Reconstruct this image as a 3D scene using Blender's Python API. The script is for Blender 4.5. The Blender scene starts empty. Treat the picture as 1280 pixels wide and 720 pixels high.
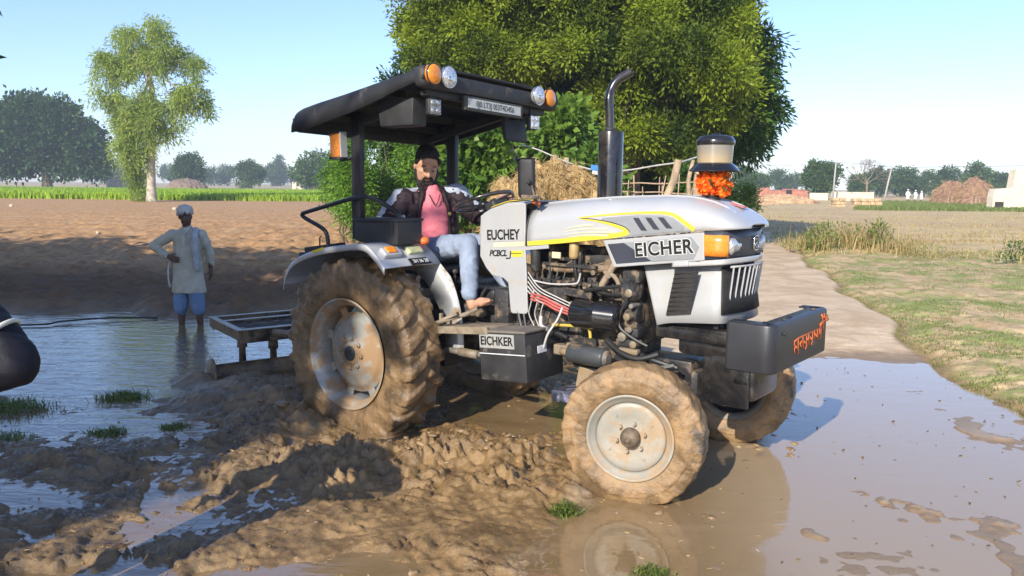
import bpy, bmesh, math, random
import numpy as np
from mathutils import Vector, Matrix, Euler
from math import sin, cos, pi, radians, sqrt, atan2
random.seed(7)
SC = bpy.context.scene
COL = SC.collection
R = math.radians

# ------------------------------------------------------------------ numpy noise
def _hash(ix, iy, iz, seed):
    h = (ix.astype(np.int64)*374761393 + iy.astype(np.int64)*668265263 + iz.astype(np.int64)*2147483647 + seed*974634777) & 0xffffffff
    h = ((h ^ (h >> 13))*1274126177) & 0xffffffff
    h = (h ^ (h >> 16)) & 0xffffffff
    return h/4294967295.0
def vnoise(x, y, z=None, seed=0):
    x = np.asarray(x, float); y = np.asarray(y, float)
    z = np.zeros_like(x) if z is None else np.asarray(z, float)
    ix, iy, iz = np.floor(x), np.floor(y), np.floor(z)
    fx, fy, fz = x-ix, y-iy, z-iz
    sx, sy, sz = [f*f*f*(f*(f*6-15)+10) for f in (fx, fy, fz)]
    r = 0
    for dx in (0, 1):
        for dy in (0, 1):
            for dz in (0, 1):
                w = (sx if dx else 1-sx)*(sy if dy else 1-sy)*(sz if dz else 1-sz)
                r = r + w*_hash(ix+dx, iy+dy, iz+dz, seed)
    return r*2-1
def fbm(x, y, z=None, oct=4, seed=0, gain=.5):
    a, s, f = 1., 0., 1.
    for k in range(oct):
        c, sn = cos(.6*k), sin(.6*k)
        xx = (x*c-y*sn)*f; yy = (x*sn+y*c)*f
        s = s + a*vnoise(xx, yy, None if z is None else z*f, seed+k*17)
        a *= gain; f *= 2.03
    return s
def ridge(x, y, oct=3, seed=0):
    a, s, f = 1., 0., 1.
    for k in range(oct):
        s = s + a*(1-2*np.abs(vnoise(x*f, y*f, None, seed+k*31)))
        a *= .5; f *= 2.1
    return s
def sstep(a, b, x):
    t = np.clip((x-a)/(b-a), 0, 1)
    return t*t*(3-2*t)

# ------------------------------------------------------------------ objects
def link(o, parent=None):
    COL.objects.link(o)
    if parent is not None:
        o.parent = parent
    return o
def mesh_np(name, V, F, mat, parent=None, smooth=True, attrs=None):
    V = np.asarray(V, np.float32); F = np.asarray(F, np.int32)
    me = bpy.data.meshes.new(name)
    k = F.shape[1]
    me.vertices.add(len(V)); me.vertices.foreach_set('co', V.ravel())
    me.loops.add(F.size); me.loops.foreach_set('vertex_index', F.ravel())
    me.polygons.add(len(F)); me.polygons.foreach_set('loop_start', np.arange(0, F.size, k, dtype=np.int32))
    me.polygons.foreach_set('loop_total', np.full(len(F), k, np.int32))
    if smooth: me.polygons.foreach_set('use_smooth', np.ones(len(F), bool))
    me.update(calc_edges=True)
    for a, vals in (attrs or {}).items():
        at = me.attributes.new(a, 'FLOAT', 'POINT'); at.data.foreach_set('value', np.asarray(vals, np.float32))
    me.materials.append(mat)
    return link(bpy.data.objects.new(name, me), parent)
def tag(o, label=None, cat=None, group=None, kind=None):
    if label: o['label'] = label
    if cat: o['category'] = cat
    if group: o['group'] = group
    if kind: o['kind'] = kind
    return o
def empty(name, loc, rz=0, label=None, cat=None, group=None):
    o = bpy.data.objects.new(name, None); link(o)
    o.empty_display_size = .2
    o.location = loc; o.rotation_euler = (0, 0, rz)
    return tag(o, label, cat, group)
def copy_tree(o, parent=None):
    c = o.copy(); COL.objects.link(c)
    if parent is not None: c.parent = parent
    for ch in list(o.children): copy_tree(ch, c)
    return c

class MB:
    """collects shapes into one bmesh, built as one mesh object"""
    def __init__(s): s.b = bmesh.new()
    def _add(s, vs, fs):
        bv = [s.b.verts.new(v) for v in vs]
        out = []
        for f in fs:
            try: out.append(s.b.faces.new([bv[i] for i in f]))
            except ValueError: pass
        return bv, out
    def box(s, c, d, rot=None, bev=0.0, seg=2):
        m = Matrix.Translation(c)
        if rot is not None: m = m @ (Euler(rot).to_matrix().to_4x4() if not isinstance(rot, Matrix) else rot.to_4x4())
        vs = [m @ Vector((x*d[0]/2, y*d[1]/2, z*d[2]/2)) for x in (-1, 1) for y in (-1, 1) for z in (-1, 1)]
        fs = [(0,1,3,2),(4,6,7,5),(0,4,5,1),(2,3,7,6),(0,2,6,4),(1,5,7,3)]
        bv, bf = s._add(vs, fs)
        if bev > 0: s._bev(bf, bev, seg)
        return s
    def _bev(s, bf, w, seg):
        es = set()
        for f in bf: es.update(f.edges)
        bmesh.ops.bevel(s.b, geom=list(es), offset=w, segments=seg, profile=.5, affect='EDGES')
    def prism(s, poly, y0, y1, axis='y', bev=0, seg=2):
        n = len(poly)
        def P(a, b, t):
            return (a, t, b) if axis == 'y' else ((t, a, b) if axis == 'x' else (a, b, t))
        vs = [P(a, b, y0) for a, b in poly]+[P(a, b, y1) for a, b in poly]
        fs = [tuple(range(n)), tuple(range(2*n-1, n-1, -1))]+[(i, i+n, (i+1) % n+n, (i+1) % n) for i in range(n)]
        bv, bf = s._add(vs, fs)
        bmesh.ops.recalc_face_normals(s.b, faces=bf)
        if bev > 0: s._bev(bf, bev, seg)
        return s
    def tube(s, pts, r, n=10, caps=True, closed=False):
        pts = [Vector(p) for p in pts]
        rs = r if isinstance(r, (list, tuple)) else [r]*len(pts)
        rings = []; up = None; m = len(pts)
        for i, p in enumerate(pts):
            if closed: t = (pts[(i+1) % m]-pts[i-1])
            else: t = (pts[min(i+1, m-1)]-pts[max(i-1, 0)])
            if t.length < 1e-9: t = Vector((0, 0, 1))
            t.normalize()
            if up is None:
                up = Vector((0, 0, 1)) if abs(t.z) < .9 else Vector((1, 0, 0))
            a = t.cross(up)
            if a.length < 1e-6: a = t.orthogonal()
            a.normalize(); b = t.cross(a).normalized(); up = -b if False else b.cross(t)*0+up
            up = (a.cross(t)).normalized()
            rings.append([s.b.verts.new(p+(a*cos(2*pi*k/n)+up*sin(2*pi*k/n))*rs[i]) for k in range(n)])
        rr = rings+[rings[0]] if closed else rings
        for A, B in zip(rr[:-1], rr[1:]):
            for k in range(n):
                try: f = s.b.faces.new((A[k], A[(k+1) % n], B[(k+1) % n], B[k])); f.smooth = True
                except ValueError: pass
        if caps and not closed:
            for q in (rings[0], rings[-1]):
                try: s.b.faces.new(q)
                except ValueError: pass
        return s
    def curve(s, pts, r, n=8, res=6, closed=False):
        return s.tube(catmull(pts, res, closed), r, n, True, closed)
    def build_each(s, name, mat, parent=None, ang=None):
        """every loose piece becomes an object of its own"""
        bm = s.b; seen = set(); out = []
        bmesh.ops.recalc_face_normals(bm, faces=bm.faces)
        for v0 in bm.verts:
            if v0 in seen: continue
            st = [v0]; seen.add(v0); comp = []
            while st:
                v = st.pop(); comp.append(v)
                for e in v.link_edges:
                    o = e.other_vert(v)
                    if o not in seen: seen.add(o); st.append(o)
            ix = {v: i for i, v in enumerate(comp)}; fs = {f for v in comp for f in v.link_faces}
            me = bpy.data.meshes.new(name); me.from_pydata([v.co[:] for v in comp], [], [[ix[v] for v in f.verts] for f in fs])
            me.polygons.foreach_set('use_smooth', np.ones(len(me.polygons), bool)); me.set_sharp_from_angle(angle=R(ang or 40))
            me.materials.append(mat); out.append(link(bpy.data.objects.new(name, me), parent))
        bm.free(); return out
    def lathe(s, prof, c=(0, 0, 0), axis='y', n=48, sm=True, cap=False):
        """prof: list of (along axis, radius)"""
        rings = []
        for a, r in prof:
            ring = []
            for k in range(n):
                t = 2*pi*k/n; u, v = r*cos(t), r*sin(t)
                p = {'y': (u, a, v), 'x': (a, u, v), 'z': (u, v, a)}[axis]
                ring.append(s.b.verts.new((p[0]+c[0], p[1]+c[1], p[2]+c[2])))
            rings.append(ring)
        for A, B in zip(rings[:-1], rings[1:]):
            for k in range(n):
                f = s.b.faces.new((A[k], B[k], B[(k+1) % n], A[(k+1) % n])); f.smooth = sm
        for q, pr in ((rings[0], prof[0]), (rings[-1], prof[-1])):
            if pr[1] > .115 and not cap: continue
            try: s.b.faces.new(q)
            except ValueError: pass
        return s
    def grid(s, rows, smooth=True):
        vv = [[s.b.verts.new(p) for p in row] for row in rows]
        for A, B in zip(vv[:-1], vv[1:]):
            for k in range(len(A)-1):
                f = s.b.faces.new((A[k], A[k+1], B[k+1], B[k])); f.smooth = smooth
        return s
    def sphere(s, c, r, seg=12, ring=8, rot=None):
        if not isinstance(r, (tuple, list)): r = (r, r, r)
        rm = Euler(rot).to_matrix() if rot is not None else Matrix.Identity(3)
        res = bmesh.ops.create_uvsphere(s.b, u_segments=seg, v_segments=ring, radius=1)
        for v in res['verts']:
            v.co = rm @ Vector((v.co.x*r[0], v.co.y*r[1], v.co.z*r[2]))+Vector(c)
            for f in v.link_faces: f.smooth = True
        return s
    def poly(s, vs):
        s._add(vs, [tuple(range(len(vs)))]); return s
    def xf(s, fn):
        for v in s.b.verts: v.co = fn(v.co)
        return s
    def build(s, name, mat, parent=None, smooth_angle=None, recalc=True, solid=0):
        if recalc: bmesh.ops.recalc_face_normals(s.b, faces=s.b.faces)
        me = bpy.data.meshes.new(name); s.b.to_mesh(me); s.b.free()
        me.materials.append(mat)
        if smooth_angle is not None:
            me.polygons.foreach_set('use_smooth', np.ones(len(me.polygons), bool))
            me.set_sharp_from_angle(angle=R(smooth_angle))
        o = link(bpy.data.objects.new(name, me), parent)
        if solid:
            m = o.modifiers.new('solid', 'SOLIDIFY'); m.thickness = solid; m.offset = -1
        return o
def catmull(pts, res=6, closed=False):
    P = [Vector(p) for p in pts]; out = []; n = len(P)
    rng = range(n) if closed else range(n-1)
    for i in rng:
        if closed: a, b, c, d = P[i-1], P[i], P[(i+1) % n], P[(i+2) % n]
        else: a, b, c, d = P[max(i-1, 0)], P[i], P[i+1], P[min(i+2, n-1)]
        for k in range(res):
            t = k/res
            out.append(.5*((2*b)+(c-a)*t+(2*a-5*b+4*c-d)*t*t+(3*b-a-3*c+d)*t**3))
    if not closed: out.append(P[-1])
    return out
def interp(x, xs, ys): return float(np.interp(x, xs, ys))

# ------------------------------------------------------------------ materials
class NT:
    def __init__(s, m):
        s.t = m.node_tree; s.N = s.t.nodes; s.L = s.t.links
    def n(s, typ, **kw):
        nd = s.N.new(typ)
        for k, v in kw.items():
            if k.startswith('i_'):
                nd.inputs[k[2:].replace('_', ' ')].default_value = v
            else: setattr(nd, k, v)
        return nd
    def l(s, a, b): s.L.new(a, b)
    def coord(s, kind='Object'): return s.n('ShaderNodeTexCoord').outputs[kind]
    def noise(s, vec, scale, detail=4, rough=.55, dist=0):
        nd = s.n('ShaderNodeTexNoise'); nd.inputs['Scale'].default_value = scale
        nd.inputs['Detail'].default_value = detail; nd.inputs['Roughness'].default_value = rough
        nd.inputs['Distortion'].default_value = dist
        s.l(vec, nd.inputs['Vector']); return nd.outputs['Fac']
    def ramp(s, fac, a, b, smooth=True):
        nd = s.n('ShaderNodeMapRange'); nd.interpolation_type = 'SMOOTHSTEP' if smooth else 'LINEAR'
        nd.inputs['From Min'].default_value = a; nd.inputs['From Max'].default_value = b
        s.l(fac, nd.inputs['Value']); return nd.outputs['Result']
    def mix(s, fac, a, b):
        nd = s.n('ShaderNodeMix'); nd.data_type = 'RGBA'
        for sock, v in ((nd.inputs[0], fac), (nd.inputs[6], a), (nd.inputs[7], b)):
            if isinstance(v, bpy.types.NodeSocket): s.l(v, sock)
            elif isinstance(v, (int, float)): sock.default_value = v
            else: sock.default_value = (*v, 1) if len(v) == 3 else v
        return nd.outputs[2]
    def mixf(s, fac, a, b):
        nd = s.n('ShaderNodeMix'); nd.data_type = 'FLOAT'
        for sock, v in ((nd.inputs[0], fac), (nd.inputs[2], a), (nd.inputs[3], b)):
            if isinstance(v, bpy.types.NodeSocket): s.l(v, sock)
            else: sock.default_value = v
        return nd.outputs[0]
    def math(s, op, a, b=0.0):
        nd = s.n('ShaderNodeMath'); nd.operation = op
        for sock, v in ((nd.inputs[0], a), (nd.inputs[1], b)):
            if isinstance(v, bpy.types.NodeSocket): s.l(v, sock)
            else: sock.default_value = v
        return nd.outputs[0]
    def attr(s, name): return s.n('ShaderNodeAttribute', attribute_name=name).outputs['Fac']
    def bump(s, h, strength=.3, dist=.01, normal=None):
        nd = s.n('ShaderNodeBump'); nd.inputs['Strength'].default_value = strength; nd.inputs['Distance'].default_value = dist
        s.l(h, nd.inputs['Height'])
        if normal is not None: s.l(normal, nd.inputs['Normal'])
        return nd.outputs['Normal']
def newmat(name):
    m = bpy.data.materials.new(name); m.use_nodes = True
    t = NT(m); bs = t.N['Principled BSDF']
    return m, t, bs
def setp(t, bs, **kw):
    for k, v in kw.items():
        sock = bs.inputs[k.replace('_', ' ')]
        if isinstance(v, bpy.types.NodeSocket): t.l(v, sock)
        elif isinstance(v, (tuple, list)): sock.default_value = (*v, 1) if len(v) == 3 else v
        else: sock.default_value = v
MUDC = (.31, .195, .10)
def M(name, col, rough=.5, metal=0., var=.15, vscale=8, bump=0., bscale=60, dirt=0., dirtscale=6, dirtcol=(.27, .19, .11), spec=.5, coat=0., dirtz=None):
    m, t, bs = newmat(name)
    co = t.coord()
    n1 = t.noise(co, vscale, 5)
    dk = tuple(c*(1-var) for c in col); lt = tuple(min(1, c*(1+var)) for c in col)
    c = t.mix(t.ramp(n1, .3, .7), dk, lt)
    ro = t.mixf(n1, rough*.8, min(1, rough*1.2))
    if coat or name in ('panel_paint', 'inner_fender'):
        sp = t.noise(co, 55, 4, .7); f0 = t.math('MULTIPLY', t.ramp(sp, .66, .72), t.ramp(t.noise(co, 2.2, 3), .48, .62))
        c = t.mix(t.math('MULTIPLY', f0, .55), c, dirtcol)
        film = t.ramp(t.noise(co, 1.6, 7, .7, 1.0), .42, .70)
        c = t.mix(t.math('MULTIPLY', film, .16), c, (.30, .24, .17)); ro = t.mixf(film, ro, min(1, rough*1.9))
    if dirt > 0:
        n2 = t.noise(co, dirtscale, 8, .68, .3)
        f = t.ramp(n2, .68-dirt*.5, .80-dirt*.45)
        if dirtz is not None:
            g = t.n('ShaderNodeNewGeometry'); sx = t.n('ShaderNodeSeparateXYZ'); t.l(g.outputs['Position'], sx.inputs[0])
            zz = t.ramp(sx.outputs['Z'], dirtz[1], dirtz[0])
            f = t.math('MULTIPLY', f, zz)
        c = t.mix(f, c, dirtcol)
        ro = t.mixf(f, ro, .75)
        if metal > 0: setp(t, bs, Metallic=t.mixf(f, metal, 0.))
    elif metal > 0: setp(t, bs, Metallic=metal)
    setp(t, bs, Base_Color=c, Roughness=ro, Specular_IOR_Level=spec)
    if coat: setp(t, bs, Coat_Weight=coat, Coat_Roughness=.08)
    if bump > 0: setp(t, bs, Normal=t.bump(t.noise(co, bscale, 6, .6), bump, .01))
    return m
def leafmat(name, c1, c2, c3=None, trans=.35, rough=.5):
    m, t, bs = newmat(name)
    tint = t.attr('tint')
    isl = t.n('ShaderNodeNewGeometry').outputs['Random Per Island']
    c = t.mix(tint, c1, c2)
    c = t.mix(t.math('MULTIPLY', isl, .35), c, c3 or c2)
    setp(t, bs, Base_Color=c, Roughness=rough, Specular_IOR_Level=.25)
    tr = t.n('ShaderNodeBsdfTranslucent'); t.l(c, tr.inputs['Color'])
    mx = t.n('ShaderNodeMixShader'); mx.inputs[0].default_value = trans
    t.l(bs.outputs[0], mx.inputs[1]); t.l(tr.outputs[0], mx.inputs[2])
    t.l(mx.outputs[0], t.N['Material Output'].inputs['Surface'])
    return m

MT = {}
MT['silver'] = M('silver_paint', (.52, .525, .525), .30, .22, .03, 3, dirt=.28, dirtscale=2.5, dirtcol=(.45, .37, .27), coat=.5, dirtz=(.95, 1.75))
MT['white'] = M('panel_paint', (.43, .435, .43), .35, .1, .03, 4, dirt=.22, dirtscale=3, dirtcol=(.42, .34, .24), coat=.3)
MT['yellow'] = M('yellow_decal', (.72, .55, .05), .4, 0, .05)
MT['navy'] = M('navy_decal', (.045, .05, .065), .35, 0, .1)
MT['grey'] = M('grey_decal', (.26, .27, .28), .35, 0, .06)
MT['black'] = M('black_paint', (.018, .018, .02), .35, 0, .2, 6, dirt=.18, dirtscale=5, dirtcol=(.16, .12, .085))
MT['blackdull'] = M('black_plastic', (.03, .03, .031), .6, 0, .2, 10, dirt=.2, dirtscale=7, dirtcol=(.13, .105, .08), bump=.1)
MT['gloss'] = M('gloss_black', (.012, .012, .014), .18, 0, .2, 6, coat=.4)
MT['canopy'] = M('canopy_black', (.022, .022, .024), .55, 0, .25, 5, dirt=.22, dirtscale=4, dirtcol=(.10, .09, .08), bump=.05)
MT['engine'] = M('engine_cast', (.035, .035, .036), .6, .2, .35, 12, dirt=.4, dirtscale=9, dirtcol=(.19, .14, .09), bump=.5, bscale=50)
MT['enginelight'] = M('engine_alloy', (.22, .2, .17), .55, .3, .3, 14, dirt=.5, dirtscale=9, dirtcol=(.25, .18, .1), bump=.4)
MT['rust'] = M('rusty_iron', (.10, .065, .045), .75, .1, .4, 14, dirt=.5, dirtscale=8, bump=.5)
MT['hose'] = M('rubber_hose', (.02, .02, .02), .5, 0, .2)
MT['wirew'] = M('white_wire', (.5, .48, .45), .5)
MT['wirer'] = M('red_wire', (.5, .12, .10), .5)
MT['wirey'] = M('yellow_pipe', (.55, .40, .06), .5, dirt=.2)
MT['chrome'] = M('chrome', (.75, .75, .75), .15, 1., .05)
MT['rimr'] = M('rear_rim_paint', (.33, .335, .30), .45, .25, .14, 5, dirt=.55, dirtscale=5, dirtcol=MUDC, bump=.15, bscale=20)
MT['rimf'] = M('front_rim_paint', (.34, .32, .265), .5, .1, .14, 5, dirt=.5, dirtscale=6, dirtcol=(.36, .26, .16), bump=.2, bscale=20)
MT['hub'] = M('muddy_hub', (.16, .12, .08), .65, .2, .4, 20, bump=.5)
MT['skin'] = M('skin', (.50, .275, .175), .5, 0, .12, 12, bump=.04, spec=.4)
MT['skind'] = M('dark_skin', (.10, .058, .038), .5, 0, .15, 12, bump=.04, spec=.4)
MT['foot'] = M('foot_skin', (.33, .17, .105), .6, 0, .25, 25, bump=.1)  # browner skin tone for feet
MT['hair'] = M('black_hair', (.010, .009, .008), .55, 0, .3, 60, bump=.9, bscale=150)
MT['amber'] = M('amber_lens', (.85, .27, .02), .2, 0, .12, 60, coat=.6)
MT['lens'] = M('clear_lens', (.62, .63, .64), .12, .5, .3, 70, coat=.8)
MT['lensdim'] = M('work_lens', (.30, .31, .30), .2, .4, .4, 90, coat=.8)
MT['blackinset'] = M('dark_mesh', (.022, .02, .018), .7, 0, .3, 40)
def orange_paint():
    return M('orange_paint', (.75, .16, .03), .5, 0, .15)
MT['orange'] = orange_paint()
def stripmat(): 
    return M('number_plate_white', (.55, .55, .50), .5, 0, .06, 20, dirt=.2)
MT['plate'] = stripmat()

def tyre_mat(name, wet, k=1.):
    m, t, bs = newmat(name); co = t.coord()
    n = t.noise(co, 6, 8, .65, .4); n2 = t.noise(co, 38, 6, .6)
    c = t.mix(t.ramp(n, .34, .66), (.105*k, .066*k, .031*k), (.27*k, .168*k, .078*k))
    c = t.mix(t.ramp(n2, .64, .76), c, (.33, .22, .115))
    c = t.mix(t.ramp(t.noise(co, 3.3, 7, .6), .60, .68), c, (.07, .055, .04))
    setp(t, bs, Base_Color=c, Roughness=t.mixf(t.ramp(n, .3, .7), .26*wet, .55), Specular_IOR_Level=.6,
         Normal=t.bump(t.noise(co, 34, 8, .65), .55, .02))
    return m
MT['tyrer'] = tyre_mat('mud_caked_tyre', 1.); MT['tyref'] = tyre_mat('mud_caked_front_tyre', 1.1, 1.35)
# ================================================================== camera, sky, sun
PITCH, ROLL, CAMH = R(7.35), R(0.6), 1.78
cam = bpy.data.cameras.new('camera'); co_ = link(bpy.data.objects.new('camera', cam))
cam.sensor_width = 36; cam.lens = 36*1000/1280; cam.clip_end = 5000; cam.clip_start = .05
_f = Vector((0, cos(PITCH), -sin(PITCH))); _u0 = Vector((0, sin(PITCH), cos(PITCH))); _r0 = Vector((1, 0, 0))
_r = _r0*cos(ROLL)+_u0*sin(ROLL); _u = _u0*cos(ROLL)-_r0*sin(ROLL)
mm = Matrix((( _r.x, _u.x, -_f.x, 0), (_r.y, _u.y, -_f.y, 0), (_r.z, _u.z, -_f.z, CAMH), (0, 0, 0, 1)))
co_.matrix_world = mm
SC.camera = co_

SUN_TO = Vector((-.82, -1.61, 1.0)).normalized()      # towards the sun, from the shadow of the bumper
w = bpy.data.worlds.new('World'); SC.world = w; w.use_nodes = True
wt = w.node_tree; bg = wt.nodes['Background']
sky = wt.nodes.new('ShaderNodeTexSky'); sky.sky_type = 'NISHITA'; sky.sun_disc = False
sky.sun_elevation = math.asin(SUN_TO.z); sky.sun_rotation = atan2(SUN_TO.x, SUN_TO.y)
sky.air_density = 1.0; sky.dust_density = .45; sky.ozone_density = 4.5; sky.altitude = 200
tm = wt.nodes.new('ShaderNodeMix'); tm.data_type = 'RGBA'; tm.blend_type = 'MULTIPLY'; tm.inputs[0].default_value = 1; tm.inputs[7].default_value = (1.0, .94, 1.03, 1)
wt.links.new(sky.outputs[0], tm.inputs[6]); wt.links.new(tm.outputs[2], bg.inputs[0]); bg.inputs[1].default_value = .125
sl = bpy.data.lights.new('sun', 'SUN'); sl.energy = 3.4; sl.angle = R(.5); sl.color = (1, .93, .82)
so = link(bpy.data.objects.new('sun', sl)); so.rotation_euler = (-SUN_TO).to_track_quat('-Z', 'Y').to_euler()
SC.view_settings.view_transform = 'Standard'; SC.view_settings.look = 'None'; SC.view_settings.gamma = 1
SC.view_settings.exposure = 0.97
SC.render.engine = 'CYCLES'
SC.cycles.use_denoising = True
try: SC.cycles.denoiser = 'OPENIMAGEDENOISE'
except Exception: pass
SC.cycles.max_bounces = 6; SC.cycles.diffuse_bounces = 3; SC.cycles.glossy_bounces = 3
SC.cycles.transmission_bounces = 4; SC.cycles.volume_bounces = 0; SC.cycles.transparent_max_bounces = 8
SC.cycles.sample_clamp_indirect = 6

# ================================================================== ground
def xr_road(y): return 3.75+.24*(y-5.66)+.10*np.sin(y*1.3)+.06*np.sin(y*3.1+1)
def xl_road(y): return xr_road(y)-3.05
def gb(x, y, cx, cy, sx, sy, a=0):
    dx, dy = x-cx, y-cy
    c, s_ = cos(a), sin(a)
    u = dx*c+dy*s_; v = -dx*s_+dy*c
    return np.exp(-(u*u/(2*sx*sx)+v*v/(2*sy*sy)))
def ground_h(x, y, want=False):
    x = np.asarray(x, float); y = np.asarray(y, float)
    xr, xl = xr_road(y), xl_road(y)
    road = sstep(-.12, .12, x-xl)*(1-sstep(-.06, .10, x-xr))
    verge = sstep(-.04, .25, x-xr)
    left = 1-sstep(-.25, .25, x-xl)
    shore = 10.9+.9*vnoise(x*.5, y*.1, None, 3)+.45*vnoise(x*1.7, y*.6, None, 4)-.55*sstep(-4, -1, x)*0
    shore = shore-.8*gb(x, x*0, -7.2, 0, 1.4, 1)+1.2*gb(x, x*0, -1.5, 0, 1.2, 1)
    field = left*sstep(-.35, .9, y-shore)
    mud = left*(1-field)
    near = sstep(60, 25, y)
    # --- road
    hr = -.011+.013*vnoise(x*1.1, y*1.1, None, 11)+.09*sstep(7.0, 10.5, y+.25*vnoise(x*2, y*1.5, None, 12))+.006*sstep(8.0, 8.4, y)*ridge(x*5, y*9, 3, 18)*sstep(11, 8.6, y)+.0015*fbm(x*14, y*14, oct=2, seed=13)
    lump = sstep(.58, .9, fbm(x*3.2, y*3.2, oct=3, seed=14))*sstep(8, 6.5, y)
    hr = hr+.016*lump+.024*gb(x, y, 2.25, 4.35, .10, .34, 1.0)*(1+.8*fbm(x*14, y*14, oct=3, seed=15))+.028*gb(x, y, 1.9, 6.15, .28, .16, .4)*(1+fbm(x*20, y*20, oct=2, seed=16))
    # --- verge and right field
    hv = .055+.05*sstep(0, .6, x-xr)+.035*fbm(x*1.3, y*1.3, oct=4, seed=21)*near+.014*fbm(x*9, y*9, oct=3, seed=22)*near
    hv = hv+.16*gb(x, y, 12.5, 22.5, 6, 1.4)*(1-sstep(.0, .9, 1-(x-xr)))
    # --- ploughed field
    clod = ridge(x*1.7, y*1.7, 3, 31)
    hf = .10+.05*sstep(0, 3, y-shore)+near*(.060*clod*(.6+.4*sstep(26, 12, y))+.045*fbm(x*5, y*5, oct=4, seed=32))+.05*np.sin(y*2.2+.3*x+1.5*vnoise(x*.3, y*.3, None, 33))*near*sstep(13, 20, y)
    # --- mud
    f1 = fbm(x*1.05, y*1.25, oct=3, seed=41)
    f2 = fbm(x*4.2, y*4.2, oct=3, seed=42)
    r1 = ridge(x*5.5+.8*f2, y*6.5, 3, 43)
    wq = vnoise(x*3, y*3, None, 47); wq2 = vnoise(x*3, y*3, None, 48)
    r2 = ridge(x*13+2.2*wq, y*13+2.2*wq2, 3, 44)
    r3 = ridge(x*27+3.0*wq2, y*22+3.0*wq, 2, 49)
    f3 = fbm(x*24, y*24, oct=3, seed=45)
    pool = np.clip(gb(x, y, -4.6, 8.7, 3.0, 1.35, .0)*1.3+gb(x, y, -2.9, 6.6, 1.0, .8)*.75+gb(x, y, -8, 9.3, 3, 1.4), 0, 1)
    plat = sstep(-.12, .12, f1*.85+.5*f2+.16*r2-.22+.18*gb(x, y, -2.2, 3.5, .8, .5)-.55*gb(x, y, -.9, 3.35, .55, .22)-.3*gb(x, y, -1.8, 4.1, .3, .2)+.45*gb(x, y, -.15, 4.85, .75, .30)-.05*sstep(4.5, 3.6, y))
    base = -.020+.029*plat+.005*f1
    base = base*(1-pool)-.060*pool
    hump = (.085*gb(x, y, -.62, 5.08, .58, .20, .45)+.085*gb(x, y, .0, 5.1, .22, .18)+.05*gb(x, y, -1.25, 4.65, .4, .25, .3)
            +.10*gb(x, y, .18, 4.55, .34, .15, -.1)+.085*gb(x, y, 1.02, 4.22, .25, .10, .2)
            +.17*gb(x, y, -2.35, 6.55, .36, .30)+.15*gb(x, y, -1.85, 6.15, .28, .26)+.10*gb(x, y, -1.75, 5.6, .30, .22, .5)+.12*gb(x, y, -2.15, 7.0, .30, .22)+.07*gb(x, y, -2.75, 6.2, .3, .16)+.10*gb(x, y, -2.85, 7.05, .3, .22)
            +.035*gb(x, y, -2.45, 3.5, .6, .30, .2)+.035*gb(x, y, -1.0, 3.95, .32, .13, .5)+.03*gb(x, y, -.35, 3.75, .25, .2)
            +.07*gb(x, y, -4.1, 6.2, .6, .25)+.05*gb(x, y, -2.8, 4.9, .5, .12, -.3)+.045*gb(x, y, -1.75, 5.0, .5, .2)
            +.02*gb(x, y, -1.35, 3.25, .5, .18, .3)+.035*gb(x, y, .1, 3.5, .45, .2)+.05*gb(x, y, .95, 5.9, .5, .3)
            +.10*gb(x, y, 1.95, 5.35, .35, .22, .3)+.05*gb(x, y, -.8, 3.25, .3, .12, .7))
    dep = (.05*gb(x, y, -1.75, 3.92, .26, .13, .4)+.06*gb(x, y, -1.05, 3.4, .42, .13, .25)+.05*gb(x, y, -1.3, 4.35, .35, .12, .2)
            +.07*gb(x, y, .35, 5.75, .42, .35)+.05*gb(x, y, -2.7, 4.35, .3, .1, -.4)+.05*gb(x, y, .75, 3.2, .6, .38)+.05*gb(x, y, -.55, 3.3, .3, .12))
    act = np.clip(.10+hump*8, 0, 1.1)*(1-.15*sstep(-.6, -1.6, x))*(1-.75*pool)
    thin = np.maximum(sstep(.15, 1.4, x)*sstep(5.6, 4.9, y), .55*sstep(4.55, 4.0, y)*sstep(-1.4, -.9, x))
    hump = hump*(1+.35*f2)*(1-.25*sstep(-.9, -1.8, x))
    hm = base*(1-.72*thin)-.006*thin+.92*hump-dep+act*(.014*f2+.010*r1*(.35+hump*6)+.020*r2+.012*r3+.007*f3)*(1-.55*thin)
    hm = hm+(.009*r2+.0065*r3*(.4+.6*sstep(-.3, .5, f2)))*(1-pool)*(1-.75*thin)*(.3+.7*plat)+.0060*f3*(1-pool)*(1-.4*thin)
    # wheel ruts behind the front wheel
    hm = np.minimum(hm, .05+.9*hump+.03*f2)
    rut = gb(x, y, .15, 4.95, .75, .13, -.67)
    hm = hm-.02*rut
    h = hr*road+hv*verge+hf*field+hm*mud
    far = sstep(60, 140, y)+sstep(60, 140, np.abs(x))
    h = h*(1-.0*far)
    # a bank that folds the far ground up a little (villages stand on it)
    if not want: return h
    return h, dict(road=road, verge=verge, field=field, mud=mud, hump=np.clip(hump*8, 0, 1))
def axis_pts(lo, hi, d, lim0, lim1, g):
    a = list(np.arange(lo, hi+d/2, d)); s_ = d; v = a[-1]
    while v < lim1: s_ *= g; v += s_; a.append(v)
    s_ = d; v = a[0]; pre = []
    while v > lim0: s_ *= g; v -= s_; pre.append(v)
    return np.array(pre[::-1]+a)
gx = axis_pts(-3.5, 4.3, .0135, -600, 600, 1.018)
gy = axis_pts(2.7, 8.0, .0135, -100, 700, 1.012)
GX, GY = np.meshgrid(gx, gy)
GZ, att = ground_h(GX, GY, True)
nx, ny = len(gx), len(gy)
idx = np.arange(nx*ny).reshape(ny, nx)
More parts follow.
